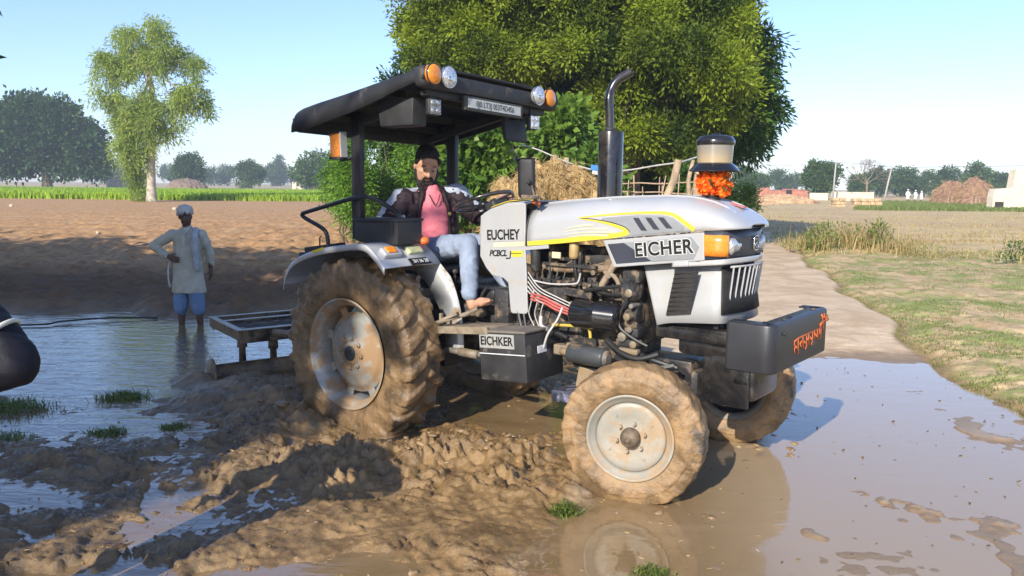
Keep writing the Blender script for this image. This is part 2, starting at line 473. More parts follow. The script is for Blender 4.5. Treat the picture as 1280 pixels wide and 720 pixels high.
F_ = np.stack([idx[:-1, :-1], idx[:-1, 1:], idx[1:, 1:], idx[1:, :-1]], -1).reshape(-1, 4)

m, t, bs = newmat('ground_soil')
g = t.n('ShaderNodeNewGeometry'); pos = g.outputs['Position']
sx = t.n('ShaderNodeSeparateXYZ'); t.l(pos, sx.inputs[0])
Z = sx.outputs['Z']; Y = sx.outputs['Y']; X = sx.outputs['X']
nL = t.noise(pos, .9, 6, .6); nM = t.noise(pos, 5, 7, .62, .3); nS = t.noise(pos, 28, 6, .62)
# mud
cm = t.mix(t.ramp(nM, .32, .68), (.17, .102, .040), (.31, .19, .074))
cm = t.mix(t.math('MULTIPLY', t.ramp(nS, .55, .72), .5), cm, (.37, .24, .105))
cm = t.mix(t.math('MULTIPLY', t.ramp(nL, .60, .72), .55), cm, (.17, .14, .10))
mud_shade = t.math('MULTIPLY', t.ramp(X, -.5, -2.0), .6)  # mud colour itself darkened on the left, where the tree shade falls
cm = t.mix(mud_shade, cm, t.mix(t.ramp(nM, .35, .65), (.125, .085, .044), (.25, .17, .088)))
wetr = t.mixf(t.ramp(nM, .35, .65), .17, .48)
# road (concrete with dried mud film)
nR = t.noise(pos, 1.6, 7, .65, .5)
cr = t.mix(t.ramp(nR, .35, .65), (.72, .555, .37), (.54, .385, .235))
cr = t.mix(t.math('MULTIPLY', t.ramp(nS, .56, .70), .45), cr, (.40, .28, .16)); cr = t.mix(t.math('MULTIPLY', t.ramp(t.noise(pos, .75, 8, .75, 1.5), .55, .63), .5), cr, (.42, .28, .15))
wetroad = t.ramp(Y, 9.2, 7.6)
wetroad = t.math('MULTIPLY', wetroad, 1.0)
cr = t.mix(t.ramp(Z, .032, .004), cr, (.30, .205, .12))
# verge and right field
nV = t.noise(pos, 1.1, 8, .75, .6)
cv = t.mix(t.ramp(nM, .3, .7), (.40, .28, .145), (.64, .47, .27))
cv = t.mix(t.math('MULTIPLY', t.ramp(nV, .46, .58), .7), cv, (.17, .27, .05))
cv2 = t.mix(t.ramp(nV, .38, .62), (.64, .46, .24), (.44, .34, .14))
band = t.noise(pos, .12, 3, .5)
cv2 = t.mix(t.ramp(band, .48, .62), cv2, (.50, .345, .19))
cv = t.mix(t.ramp(Y, 18, 26), cv, cv2)
# brown ploughed field
cf = t.mix(t.ramp(nM, .3, .7), (.33, .18, .08), (.56, .335, .155))
cf = t.mix(t.math('MULTIPLY', t.ramp(nL, .5, .7), .5), cf, (.46, .33, .20))
near_dark = t.ramp(Y, 16.5, 12.5)  # field soil coloured darker towards its near side
cf = t.mix(t.math('MULTIPLY', near_dark, .8), cf, (.12, .072, .04))
farm = t.ramp(Y, 135, 150)
cf = t.mix(farm, cf, (.46, .36, .20))
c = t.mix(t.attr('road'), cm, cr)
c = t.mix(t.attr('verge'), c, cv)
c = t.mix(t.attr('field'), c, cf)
wetd = t.ramp(Z, .03, .0)
ro = t.mixf(t.attr('mud'), .85, wetr)
ro = t.mixf(t.attr('road'), ro, t.mixf(wetroad, .8, .35))
bm = t.bump(t.noise(pos, 48, 9, .72, .4), .65, .018)
setp(t, bs, Base_Color=c, Roughness=ro, Specular_IOR_Level=t.mixf(t.attr('mud'), .25, .65), Normal=bm)
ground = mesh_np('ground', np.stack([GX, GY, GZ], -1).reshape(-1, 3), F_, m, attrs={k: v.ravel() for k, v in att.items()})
tag(ground, kind='structure')

# ---- water: one muddy sheet at z = 0 that fills the hollows
m, t, bs = newmat('muddy_water')
g = t.n('ShaderNodeNewGeometry'); pos = g.outputs['Position']
sx = t.n('ShaderNodeSeparateXYZ'); t.l(pos, sx.inputs[0])
n1 = t.noise(pos, 1.7, 5, .6, 1.2)
c = t.mix(t.ramp(n1, .35, .65), (.21, .135, .06), (.27, .18, .088))
c = t.mix(t.ramp(sx.outputs['X'], .6, 1.6), c, (.385, .28, .165))
mp = t.n('ShaderNodeMapping'); t.l(pos, mp.inputs['Vector']); mp.inputs['Scale'].default_value = (1, 2.6, 1)
rp = t.noise(mp.outputs[0], 2.6, 3, .5, .8)
rp2 = t.noise(mp.outputs[0], 11, 3, .5, .5)
amp = t.ramp(sx.outputs['X'], .4, -1.8)
hb = t.math('ADD', t.math('MULTIPLY', rp, 1.0), t.math('MULTIPLY', rp2, .22))
nd = t.n('ShaderNodeBump'); nd.inputs['Distance'].default_value = .035
t.l(hb, nd.inputs['Height']); t.l(t.mixf(amp, .06, .30), nd.inputs['Strength'])
film = t.ramp(t.noise(pos, 3.1, 7, .62, .6), .60, .70)
ro = t.mixf(film, t.mixf(t.ramp(sx.outputs['X'], .8, 1.8), .03, .07), .20)
setp(t, bs, Base_Color=c, Roughness=ro, IOR=1.78, Specular_IOR_Level=t.mixf(t.ramp(sx.outputs['X'], -.6, 1.2), 1.0, .30), Normal=nd.outputs['Normal'])
wb = MB(); wb.grid([[(x, y, .0) for x in np.linspace(-14, 7, 22)] for y in np.linspace(-1, 13, 15)])
water = wb.build('water', m); tag(water, kind='structure')

# ---- haze
m = bpy.data.materials.new('haze_air'); m.use_nodes = True
nt = m.node_tree; nt.nodes.remove(nt.nodes['Principled BSDF'])
pv = nt.nodes.new('ShaderNodeVolumePrincipled'); pv.inputs['Density'].default_value = .0009
pv.inputs['Color'].default_value = (.80, .90, 1, 1); pv.inputs['Anisotropy'].default_value = .0
nt.links.new(pv.outputs[0], nt.nodes['Material Output'].inputs['Volume'])
hz = MB().box((0, 300, 15), (1240, 840, 34)).build('haze', m)
tag(hz, kind='stuff')
ground_z = lambda x, y: float(ground_h(np.array([x]), np.array([y]))[0])

# ================================================================== plants
def leaves_mesh(P, D, L, W, rng, fold=.25, tint=None):
    """P base points, D unit directions, L lengths -> one folded 4-vertex leaf each (two triangles sharing the midrib)"""
    n = len(P)
    rnd = rng.normal(size=(n, 3)); S = np.cross(D, rnd); S /= np.linalg.norm(S, axis=1)[:, None]+1e-9
    U = np.cross(D, S)
    L = L[:, None]; W = W[:, None]
    v0 = P; v2 = P+D*L; v1 = P+D*L*.45+S*W*.5+U*W*fold; v3 = P+D*L*.45-S*W*.5+U*W*fold
    V = np.stack([v0, v1, v2, v3], 1).reshape(-1, 3)
    b = np.arange(n)[:, None]*4
    F = np.concatenate([b+np.array([[0, 1, 2]]), b+np.array([[0, 2, 3]])], 0)
    T = np.repeat(tint if tint is not None else rng.random(n), 4)
    return V, F, T
def crown_mesh(lobes, nclus, per, L, W, cr, droop=.3, seed=0, shell=.75, hole=.28, tintscale=.35, tintoff=0., up=.0, elong=1.):
    """leaf sprays spread through lobes: (cx, cy, cz, rx, ry, rz)"""
    rng = np.random.default_rng(seed)
    lob = np.array(lobes, float); vol = (lob[:, 3]*lob[:, 4]*lob[:, 5])**.67
    k = rng.choice(len(lob), nclus*2, p=vol/vol.sum())
    d = rng.normal(size=(nclus*2, 3)); d /= np.linalg.norm(d, axis=1)[:, None]
    rad = np.where(rng.random(nclus*2) < shell, rng.uniform(.82, 1.06, nclus*2), rng.uniform(.3, .85, nclus*2))
    C = lob[k, :3]+d*lob[k, 3:]*rad[:, None]
    s = 1/np.mean(lob[:, 3])
    keep = fbm(C[:, 0]*s*1.6, C[:, 1]*s*1.6, C[:, 2]*s*1.6, 2, seed) > -hole*1.0
    C = C[keep][:nclus]; d = d[keep][:nclus]; n = len(C)
    lt = rng.uniform(-.42, .42, len(lob))[k][keep][:nclus]
    ct = np.clip(.5+tintoff+lt+.8*tintscale*fbm(C[:, 0]*s*1.2+9, C[:, 1]*s*1.2, C[:, 2]*s*1.2, 3, seed+5)+.12*rng.normal(size=n), 0, 1)
    axis = d+rng.normal(size=(n, 3))*.45; axis[:, 2] -= droop; axis[:, 2] += up
    axis /= np.linalg.norm(axis, axis=1)[:, None]
    # leaves run along each spray
    tt = rng.random((n, per))
    off = rng.normal(size=(n, per, 3))*cr*.38
    P = C[:, None, :]+axis[:, None, :]*(tt[..., None]-.4)*cr*2.0*elong+off
    P[..., 2] -= droop*cr*tt**2*1.2
    D = axis[:, None, :]*.55+off/(cr*.38)*.55+rng.normal(size=(n, per, 3))*.35
    D[..., 2] -= droop*.6
    D /= np.linalg.norm(D, axis=2)[..., None]
    P = P.reshape(-1, 3); D = D.reshape(-1, 3)
    Ls = L*rng.uniform(.6, 1.25, len(P)); Ws = W*rng.uniform(.7, 1.2, len(P))
    T = np.clip(np.repeat(ct, per)+.1*rng.normal(size=len(P)), 0, 1)
    return leaves_mesh(P, D, Ls, Ws, rng, .2, T)
def clumps(big, n, r0, r1, seed):
    """many small leaf clumps over the hull of a few large lobes"""
    rg = np.random.default_rng(seed); out = []; big = np.array(big, float); vol = (big[:, 3]*big[:, 4]*big[:, 5])**.67
    tries = 0
    while len(out) < n and tries < n*40:
        tries += 1
        k = rg.choice(len(big), p=vol/vol.sum()); d = rg.normal(size=3); d /= np.linalg.norm(d)
        if d[2] < -.55 and rg.random() < .6: continue
        c = big[k, :3]+d*big[k, 3:]*rg.uniform(.72, .98)
        inside = False
        for j in range(len(big)):
            if j != k and (((c-big[j, :3])/big[j, 3:])**2).sum() < .50: inside = True
        if inside: continue
        r = rg.uniform(r0, r1)
        if any(np.linalg.norm(c-np.array(o[:3])) < .55*(r+o[3]) for o in out): continue
        out.append((c[0], c[1], c[2], r*rg.uniform(.9, 1.25), r*rg.uniform(.9, 1.25), r*rg.uniform(.6, .85)))
    return out
def branch_mb(mb, p0, p1, r0, r1, rng, wob=.08, n=6, seg=7):
    p0, p1 = Vector(p0), Vector(p1); L = (p1-p0).length
    pts = []; rs = []
    for i in range(n+1):
        f = i/n
        w_ = Vector(rng.normal(size=3))*wob*L*sin(pi*f)*.6
        pts.append(p0.lerp(p1, f)+w_); rs.append(r0+(r1-r0)*f)
    mb.tube(pts, rs, seg); return pts
MT['bark'] = M('bark', (.13, .095, .065), .85, 0, .35, 6, bump=.6, bscale=20)
MT['barkpale'] = M('pale_bark', (.42, .36, .27), .8, 0, .3, 3, bump=.4, bscale=12)
MT['twig'] = M('grey_twigs', (.23, .17, .125), .85, 0, .3, 6)
MT['neem'] = leafmat('neem_leaf', (.014, .040, .007), (.34, .42, .030), (.17, .25, .022), .42)
MT['mango'] = leafmat('mango_leaf', (.008, .032, .006), (.06, .14, .018), (.09, .17, .025), .2, .4)
MT['darkleaf'] = leafmat('dark_leaf', (.012, .040, .008), (.050, .115, .018), (.07, .13, .028), .25)
MT['eucal'] = leafmat('pale_leaf', (.20, .29, .05), (.46, .56, .10), (.36, .44, .10), .5)
MT['farleaf'] = leafmat('far_leaf', (.030, .075, .015), (.085, .155, .03), (.10, .15, .04), .25)
MT['castor'] = leafmat('broad_leaf', (.045, .13, .02), (.21, .33, .045), (.14, .24, .04), .4, .4)
MT['feather'] = leafmat('feathery_leaf', (.06, .16, .015), (.24, .42, .05), (.17, .33, .04), .4)
MT['grass'] = leafmat('grass_blade', (.08, .14, .02), (.20, .27, .05), (.32, .29, .10), .35)
MT['drygrass'] = leafmat('dry_grass_blade', (.40, .30, .14), (.55, .42, .20), (.30, .28, .09), .3)
MT['crop'] = leafmat('mustard_crop_leaf', (.16, .36, .025), (.34, .52, .03), (.62, .60, .04), .35)
MT['straw'] = leafmat('straw', (.36, .24, .095), (.60, .43, .20), (.45, .31, .13), .2, .7)
def tree(name, label, group, x, y, h, lobes, nclus, per, L, W, cr, leaf='neem', bark='bark', tr=.35, droop=.3, seed=0, z0=None, trunk_top=.55, limbs=True, lean=(0, 0), fork=.3, clump=None, core=0, extra=(), **kw):
    z = ground_z(x, y) if z0 is None else z0
    root = empty(name, (x, y, z), 0, label, 'tree', group)
    rng = np.random.default_rng(seed+99)
    mb = MB(); top = Vector((lean[0], lean[1], h*trunk_top))
    fp = Vector((lean[0]*fork/trunk_top, lean[1]*fork/trunk_top, h*fork))
    n = 8; pts = []; rs = []
    for i in range(n+1):
        f = i/n; p = Vector((0, 0, -.15)).lerp(top, f); p += Vector((rng.normal()*.02*h*f*.5, rng.normal()*.02*h*f*.5, 0))
        pts.append(p); rs.append(tr*(1.25 if i == 0 else 1-.55*f))
    mb.tube(pts, rs, 12)
    if limbs:
        for lb in lobes:
            j = int(rng.integers(3, n+1)); a = pts[j]
            b = Vector(lb[:3]); q = branch_mb(mb, a, b, rs[j]*.55, rs[j]*.12, rng, .10, 6, 7)
            for _ in range(4):
                d = Vector(rng.normal(size=3)); d.normalize()
                e = b+Vector((d.x*lb[3], d.y*lb[4], d.z*lb[5]))*.85
                branch_mb(mb, q[int(rng.integers(2, 6))], e, rs[j]*.18, rs[j]*.03, rng, .12, 5, 5)
    mb.build('trunk', MT[bark], root, recalc=False)
    big = lobes
    if clump: lobes = clumps(big, *clump, seed+3)+list(extra)
    V, F, T = crown_mesh(lobes, nclus, per, L, W, cr, droop, seed, **kw)
    if core:
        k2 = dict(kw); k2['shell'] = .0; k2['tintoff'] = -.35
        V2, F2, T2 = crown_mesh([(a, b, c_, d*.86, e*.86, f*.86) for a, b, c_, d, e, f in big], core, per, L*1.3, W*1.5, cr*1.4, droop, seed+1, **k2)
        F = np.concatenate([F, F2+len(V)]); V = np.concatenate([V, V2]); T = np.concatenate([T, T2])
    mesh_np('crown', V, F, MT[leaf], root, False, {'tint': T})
    return root
def px(u, d):          # world x of a point on the ground seen at column u from d metres away
    return (u-640)/1000*d
# ---- the big trees behind the tractor
GB = 'big leafy trees behind the tractor'
tree('neem_tree', 'large yellow-green neem tree whose crown rises straight behind the exhaust pipe', GB, 3.2, 22.5, 12,
     [(-1.5, -.6, 6.9, 1.7, 2.0, 1.5), (.2, -1.4, 7.5, 1.9, 1.8, 1.6), (1.3, -1.0, 6.3, 1.3, 1.6, 1.5), (-.6, -1.9, 5.0, 1.4, 1.2, 1.2), (1.1, -2.2, 4.3, 1.3, 1.2, 1.4), (1.3, -1.6, 3.0, .8, 1.0, 1.0), (0, 0, 9.6, 2.4, 2.2, 1.6), (-.2, -1.6, 3.2, .9, .9, .9), (1.7, -.3, 8.3, 1.4, 1.6, 1.5)],
     4600, 54, .13, .055, .26, 'neem', tr=.42, droop=.12, seed=3, tintoff=.02, tintscale=.5, hole=.05, clump=(84, .42, .85), core=260, shell=.92)
tree('neem_tree', 'yellow-green neem tree above the tractor canopy, left of the larger one', GB, -.6, 24, 11,
     [(-1.0, -.8, 6.4, 1.4, 1.5, 1.2), (0.5, -1.2, 7.1, 1.6, 1.6, 1.5), (-.2, -1.8, 5.2, 1.4, 1.1, 1.0), (.3, 0, 8.9, 1.9, 1.9, 1.4), (-.9, -.4, 8.0, 1.2, 1.3, 1.2)],
     3000, 54, .13, .055, .26, 'neem', tr=.36, droop=.12, seed=14, tintoff=.08, tintscale=.5, hole=.05, clump=(60, .40, .8), core=160, shell=.92)
tree('mango_tree', 'dark green mango tree with long drooping leaves at the right end of the big trees', GB, 5.35, 24, 9,
     [(-.4, -.2, 5.2, 1.7, 1.8, 1.6), (-.5, -.5, 6.6, 1.6, 1.7, 1.2), (.5, -1, 3.8, 1.25, 1.2, 1.0), (-1.0, -1.0, 4.0, 1.2, 1.2, 1.3), (.8, 0, 5.3, 1.2, 1.3, 1.1), (-1.2, -.4, 6.4, 1.3, 1.5, 1.3)],
     3600, 44, .22, .055, .30, 'mango', tr=.38, droop=.55, seed=25, tintoff=.05, hole=.1, clump=(80, .32, .58), core=520, shell=.8)
tree('shade_tree', 'dark green tree standing behind the left neem, above the rear of the tractor canopy', GB, -1.6, 29, 8.6,
     [(-1.2, 0, 5.0, 1.4, 1.5, 1.5), (.3, 0, 6.2, 1.5, 1.6, 1.6), (1.3, 0, 4.2, 1.6, 1.6, 1.6), (-.6, 0, 3.4, 1.2, 1.3, 1.2), (2.6, -.5, 5.0, 1.4, 1.4, 1.8)],
     2200, 40, .17, .08, .34, 'darkleaf', tr=.35, droop=.3, seed=36, hole=.2, clump=(60, .36, .66), core=420)
tree('shade_tree', 'dark tree filling the gap low behind the neem and mango trunks', GB, 4.2, 28.5, 8,
     [(-2.6, 0, 3.4, 2.2, 1.4, 2.2), (-.4, 0, 3.2, 2.2, 1.4, 2.3), (1.4, 0, 3.4, 1.8, 1.3, 2.2), (-1, 0, 5.8, 2.6, 1.6, 1.8), (1.0, 0, 6.0, 1.8, 1.6, 1.8)],
     1500, 34, .28, .12, .5, 'darkleaf', tr=.3, droop=.3, seed=47, hole=.0, shell=.6)
# ---- tree left, far trees
yy = 64
tree('eucalyptus_tree', 'tall airy pale-green tree with a bare pale trunk at the edge of the green crop', 'field trees', px(190, yy), yy, 15.2,
     [(.3, 0, 13.3, 1.7, 1.6, 1.2), (-1.0, 0, 12.0, 1.5, 1.4, 1.3), (-2.6, 0, 10.3, 1.6, 1.4, 1.4), (1.9, 0, 11.3, 1.5, 1.4, 1.1), (3.2, 0, 10.2, 1.5, 1.3, 1.2), (-3.4, 0, 8.0, 1.1, 1.1, 1.3), (.3, 0, 10.0, 1.7, 1.6, 1.8), (3.9, 0, 8.4, .9, 1.0, 1.2), (-1.4, 0, 7.6, 1.2, 1.2, 1.9), (2.2, 0, 7.4, 1.1, 1.1, 1.7), (-1.5, 0, 4.4, .95, 1, 1.9), (.6, 0, 6.6, 1.1, 1.1, 1.9), (-1.0, 0, 2.2, .75, .8, 1.5), (1.6, 0, 4.9, .8, .8, 1.2)],
     1500, 24, .38, .085, .42, 'eucal', 'barkpale', .36, .95, 58, trunk_top=.78, hole=.15, shell=.6, tintscale=.5, elong=1.3, lean=(.6, 0), clump=(75, .32, .7), extra=[(-.9, .3, 1.2, .5, .5, .9), (-1.2, -.3, 2.6, .6, .5, .9), (-.7, -.4, 3.8, .6, .5, .8), (-1.5, 0, 5.0, .6, .5, .8), (.2, -.5, 4.6, .6, .4, .8), (-.3, -.5, 5.8, .7, .5, .8), (.5, -.5, 6.8, .7, .5, .8), (-1.8, 0, 6.4, .6, .5, .8), (.0, -.4, 8.2, .8, .5, .9), (-1.0, 0, .6, .6, .5, .5)])
yy = 150
tree('banyan_tree', 'broad dark green tree cut by the left edge of the picture beyond the crop', 'field trees', px(62, yy), yy, 17,
     [(-5, 0, 9, 5.5, 5, 5), (2, 0, 10.5, 6, 5, 5.2), (-1, 0, 13, 5, 4.5, 3.4), (6.5, 0, 7.5, 4.3, 4, 4), (-8, 0, 7, 4.5, 4, 4.4), (0, 0, 5.5, 6, 4, 3.2), (8.5, 0, 5.4, 2.5, 3, 2.5), (-4, 0, 13, 3.5, 3.5, 3)],
     1500, 30, .85, .5, 1.2, 'darkleaf', tr=.9, droop=.2, seed=61, hole=.1)
def small_tree(label, u, d, h, wpx, seed, leaf='farleaf', name='field_tree', group='trees scattered across the fields', n=200, base=.1):
    x = px(u, d); wdt = wpx/1000*d/2; rng = np.random.default_rng(seed)
    lobes = [(rng.uniform(-.5, .5)*wdt, rng.uniform(-.4, .4)*wdt, h*(.35+.4*rng.random()), wdt*rng.uniform(.42, .6), wdt*.5, h*rng.uniform(.2, .3)) for _ in range(6)]
    lobes.append((0, 0, h*.6, wdt*.7, wdt*.6, h*.36))
    return tree(name, label, group, x, d, h, lobes, n, 26, h*.075, h*.045, h*.10, leaf, tr=h*.03, droop=.2, seed=seed, z0=.0, limbs=False, trunk_top=.6, hole=.15)
small_tree('round green tree just right of the tall pale tree, behind a brown mound', 241, 190, 8.2, 42, 71, n=420)
small_tree('round olive tree alone between two hazy groves, left of the canopy', 312, 210, 7.2, 42, 72, n=420)
small_tree('bushy green tree beside the white-roofed hut under the canopy corner', 402, 170, 8.2, 66, 73, n=500)
small_tree('smaller olive tree hugging the right side of the bushy one near the hut', 436, 180, 8.0, 40, 74, n=300)
for i, (u, d, h, wd) in enumerate([(118, 330, 9.5, 48), (140, 300, 10, 40), (165, 340, 8, 45), (215, 360, 9, 40), (262, 320, 8, 30), (285, 330, 8.5, 30), (342, 330, 9.5, 34), (366, 350, 8.5, 36), (350, 345, 13, 12)]):
    small_tree(['hazy blue-green tree at the left end of the distant tree line', 'hazy tree of the distant line standing left of the tall pale trunk', 'low hazy tree right behind the tall pale trunk', 'low hazy tree behind the brown mound', 'hazy bush-like tree right of the brown mound', 'hazy tree touching the left side of the lone round olive tree', 'hazy tree of the distant line right of the lone round olive tree', 'hazy tree of the distant line nearest the canopy corner', 'thin tall hazy tree poking above the distant line near the canopy'][i],
               u, d, h, wd, 80+i, group='hazy trees along the left horizon', n=150)
# right background
small_tree('round green tree standing alone before the white walls on the right', 1022, 118, 5.4, 42, 91, 'farleaf', n=500)
for i, (u, d, h, wd, lab) in enumerate([
    (925, 150, 5.5, 30, 'hazy green tree left of the brick ruin, behind the air cleaner'),
    (945, 175, 5.0, 26, 'pale hazy tree right above the brick ruin'),
    (975, 230, 7.0, 46, 'low hazy tree behind the brick ruin'),
    (1070, 150, 4.6, 34, 'low dark tree behind the bare dead tree'),
    (1095, 160, 6.0, 40, 'dark green tree between the dead tree and the leaning pole'),
    (1124, 165, 6.4, 44, 'dark green tree right of the leaning pole'),
    (1150, 170, 5.4, 40, 'hazy green tree behind the white-clothed people'),
    (1182, 170, 6.2, 46, 'dark green tree behind the left hay cone'),
    (1216, 150, 6.6, 30, 'taller green tree behind the right hay cone'),
    (1245, 160, 5.2, 36, 'hazy green tree left of the white building')]):
    small_tree(lab, u, d, h, wd, 100+i, group='trees along the right horizon', n=230)
# dead tree
def dead_tree():
    d = 112; x = px(1078, d); root = empty('dead_tree', (x, d, 0), 0, 'bare leafless tree with a spreading crown of grey twigs in front of the far grove', 'tree')
    rng = np.random.default_rng(5); mb = MB()
    mb.tube([(0, 0, -.1), (.1, 0, 1.3), (.0, 0, 2.6)], [.2, .15, .11], 7)
    mb.build('trunk', MT['twig'], root)
    mb = MB()
    def rec(p, dr, L, r, k):
        q = p+dr*L; mb.tube([p, p.lerp(q, .5)+Vector(rng.normal(size=3))*L*.06, q], [r, r*.8, r*.6], 4, False)
        if k == 0: return
        for _ in range(3):
            nd = (dr+Vector(rng.normal(size=3))*.5+Vector((0, 0, .1))).normalized()
            rec(q, nd, L*.72, r*.6, k-1)
    for a in (-.9, -.5, -.1, .35, .75): rec(Vector((0, 0, 2.3)), Vector((sin(a), .2*cos(a*5), cos(a)*.8)).normalized(), 1.35, .075, 4)
    mb.build('crown', MT['twig'], root, recalc=False)
dead_tree()
# ---- trees to the left outside the frame: they cast the shade over the pool and the farmer
GS = 'trees at the left of the track'
for i, (x, y, h, rr, sd) in enumerate([(-19.6, 4.9, 9.5, 4.3, 201), (-13.7, 1.6, 9.5, 3.9, 202), (-9.8, -3.2, 9.5, 3.2, 203), (-26, 8.5, 9.5, 4.2, 205), (-10.1, -5.3, 7.5, 2.5, 204)]):
    tree('shade_tree', ['broad leafy tree left of the frame shading the ploughed field', 'leafy tree left of the frame shading the farmer', 'leafy tree behind the viewer shading the near puddles', 'leafy tree far to the left of the ploughed field', 'small leafy tree behind the viewer shading the left mud'][i], GS, x, y, h,
         [(0, 0, h*.72, rr, rr, h*.26), (rr*.45, rr*.3, h*.6, rr*.6, rr*.6, h*.2), (-rr*.5, -rr*.2, h*.62, rr*.6, rr*.6, h*.2), (0, -rr*.5, h*.5, rr*.6, rr*.5, h*.18), (0, rr*.5, h*.5, rr*.6, rr*.5, h*.18)],
         950, 30, .42, .24, .6, 'darkleaf', tr=.3, droop=.3, seed=sd, hole=.25, z0=.05, limbs=True)
# ================================================================== tractor (local x forward, y left, z up)
TO = Vector((-.649, 6.421, 0)); YAW = R(-38.5)
def T2W(p):
    x, y, z = p
    return Vector((TO.x+x*cos(YAW)-y*sin(YAW), TO.y+x*sin(YAW)+y*cos(YAW), z))
tr = empty('tractor', TO, YAW, 'silver and white farm tractor with a black canopy, bogged down in brown mud', 'tractor')

# ---- hood shell
ZLx = [.95, 1.19, 1.47, 1.84, 2.175, 2.485, 2.73]; ZLz = [1.335, 1.367, 1.402, 1.447, 1.488, 1.527, 1.545]
ZTx = [.95, 1.19, 1.45, 1.8, 2.17, 2.33, 2.46, 2.57, 2.65, 2.70]; ZTz = [1.625, 1.655, 1.685, 1.713, 1.728, 1.722, 1.698, 1.656, 1.605, 1.562]
def hood_w(x):
    if x < 2.48: return .300
    return .300*max(1e-3, 1-((x-2.48)/.215)**3.4)**(1/3.4)
NN = 3.0
def hood_pt(x, t):
    zl, zt, w_ = interp(x, ZLx, ZLz), interp(x, ZTx, ZTz), hood_w(x)
    c, s_ = cos(t), sin(t)
    y = -w_*math.copysign(abs(c)**(2/NN), c); z = zl+(zt-zl)*abs(s_)**(2/NN)
    return (x, y, z)
def hood_y(x, z):
    zl, zt = interp(x, ZLx, ZLz), interp(x, ZTx, ZTz)
    q = min(.999, max(0, (z-zl)/(zt-zl)))
    return -hood_w(x)*(1-q**NN)**(1/NN)
xs = list(np.linspace(1.185, 2.48, 18))+[2.48+.213*sin(a) for a in np.linspace(.08, pi/2, 18)]
mb = MB(); mb.grid([[hood_pt(x, pi*k/40) for k in range(41)] for x in xs])
hood = mb.build('hood', MT['silver'], tr, recalc=True, solid=.012)
# grooves of the bonnet: a raised centre line each side
mb = MB()
for s_ in (-1, 1):
    mb.tube([(x, s_*.13, hood_pt(x, pi/2)[2]-.004-(.0 if x < 2.6 else .004)) for x in np.linspace(1.25, 2.6, 22)], .006, 5)
mb.build_each('hood_crease', MT['silver'], hood)
def decal(name, cl, wid, mat, n=30, off=.0035, taper=None, parent=hood):
    """painted band on the hood side: centreline (x, z), width"""
    P = catmull([(x, 0, z) for x, z in cl], 10); mb = MB(); rows = [[], [], [], []]
    for i, p in enumerate(P):
        f = i/(len(P)-1); a = P[max(i-1, 0)]; b = P[min(i+1, len(P)-1)]
        d = (b-a).normalized(); nrm = Vector((-d.z, 0, d.x)); w_ = wid*(taper(f) if taper else 1)
        for j, k in enumerate((-.5, -.17, .17, .5)):
            q = p+nrm*w_*k; rows[j].append((q.x, hood_y(q.x, q.z)-off, q.z))
    mb.grid(rows); return mb.build(name, mat, parent)
def patch(name, cols, mat, off=.003, parent=hood, m=6):
    """filled area between lower and upper lines given as (x, zlow, zhigh)"""
    mb = MB(); rows = []
    for j in range(m+1):
        rows.append([(x+(0), hood_y(x, a+(b-a)*j/m)-off, a+(b-a)*j/m) for x, a, b in cols])
    mb.grid(rows); return mb.build(name, mat, parent)
decal('stripe', [(1.60, 1.572), (1.80, 1.597), (2.05, 1.618), (2.22, 1.622), (2.30, 1.605), (2.385, 1.555), (2.425, 1.530)], .022, MT['yellow'], taper=lambda f: .35+.9*f)
decal('stripe', [(1.20, 1.385), (1.45, 1.413), (1.70, 1.447), (1.90, 1.475), (1.985, 1.497)], .030, MT['yellow'])
decal('stripe', [(1.985, 1.500), (1.93, 1.522), (1.83, 1.545), (1.72, 1.560), (1.62, 1.566)], .022, MT['yellow'], taper=lambda f: 1.1-.9*f)
decal('stripe', [(1.995, 1.502), (1.95, 1.530), (1.85, 1.553), (1.72, 1.567), (1.62, 1.571)], .006, MT['navy'], off=.0042)
patch('grey_panel', [(x, max(interp(x, ZLx, ZLz)+.012, 1.50+(2.0-x)*.24+.0 if x < 2.0 else 0), interp(x, [1.78, 2.05, 2.22, 2.28, 2.36], [1.578, 1.604, 1.608, 1.596, 1.548])) for x in np.linspace(1.78, 2.36, 24)], MT['grey'])
for bx in (2.05, 2.135, 2.22):
    mb = MB(); rows = []
    for j in range(7):
        f = j/6; z0, z1 = 1.512+(bx-2.05)*.12, 1.587+(bx-2.05)*.05
        z = z0+(z1-z0)*f; cx = bx+.045-.065*f
        rows.append([(cx+k, hood_y(cx+k, z)-.0055, z) for k in (-.021, 0, .021)])
    mb.grid(rows); mb.build_each('decal_bar', MT['navy'], hood)
for i, (z0, z1, l) in enumerate([(1.468, 1.462, .34), (1.489, 1.484, .40), (1.508, 1.503, .33), (1.525, 1.520, .22)]):
    decal('speed_line', [(1.50, z0-.03), (1.50+l*.5, z0-.005), (1.50+l, z1+.008)], .010, M('pale_yellow_decal', (.68, .62, .38), .4), taper=lambda f: .2+1.1*f)
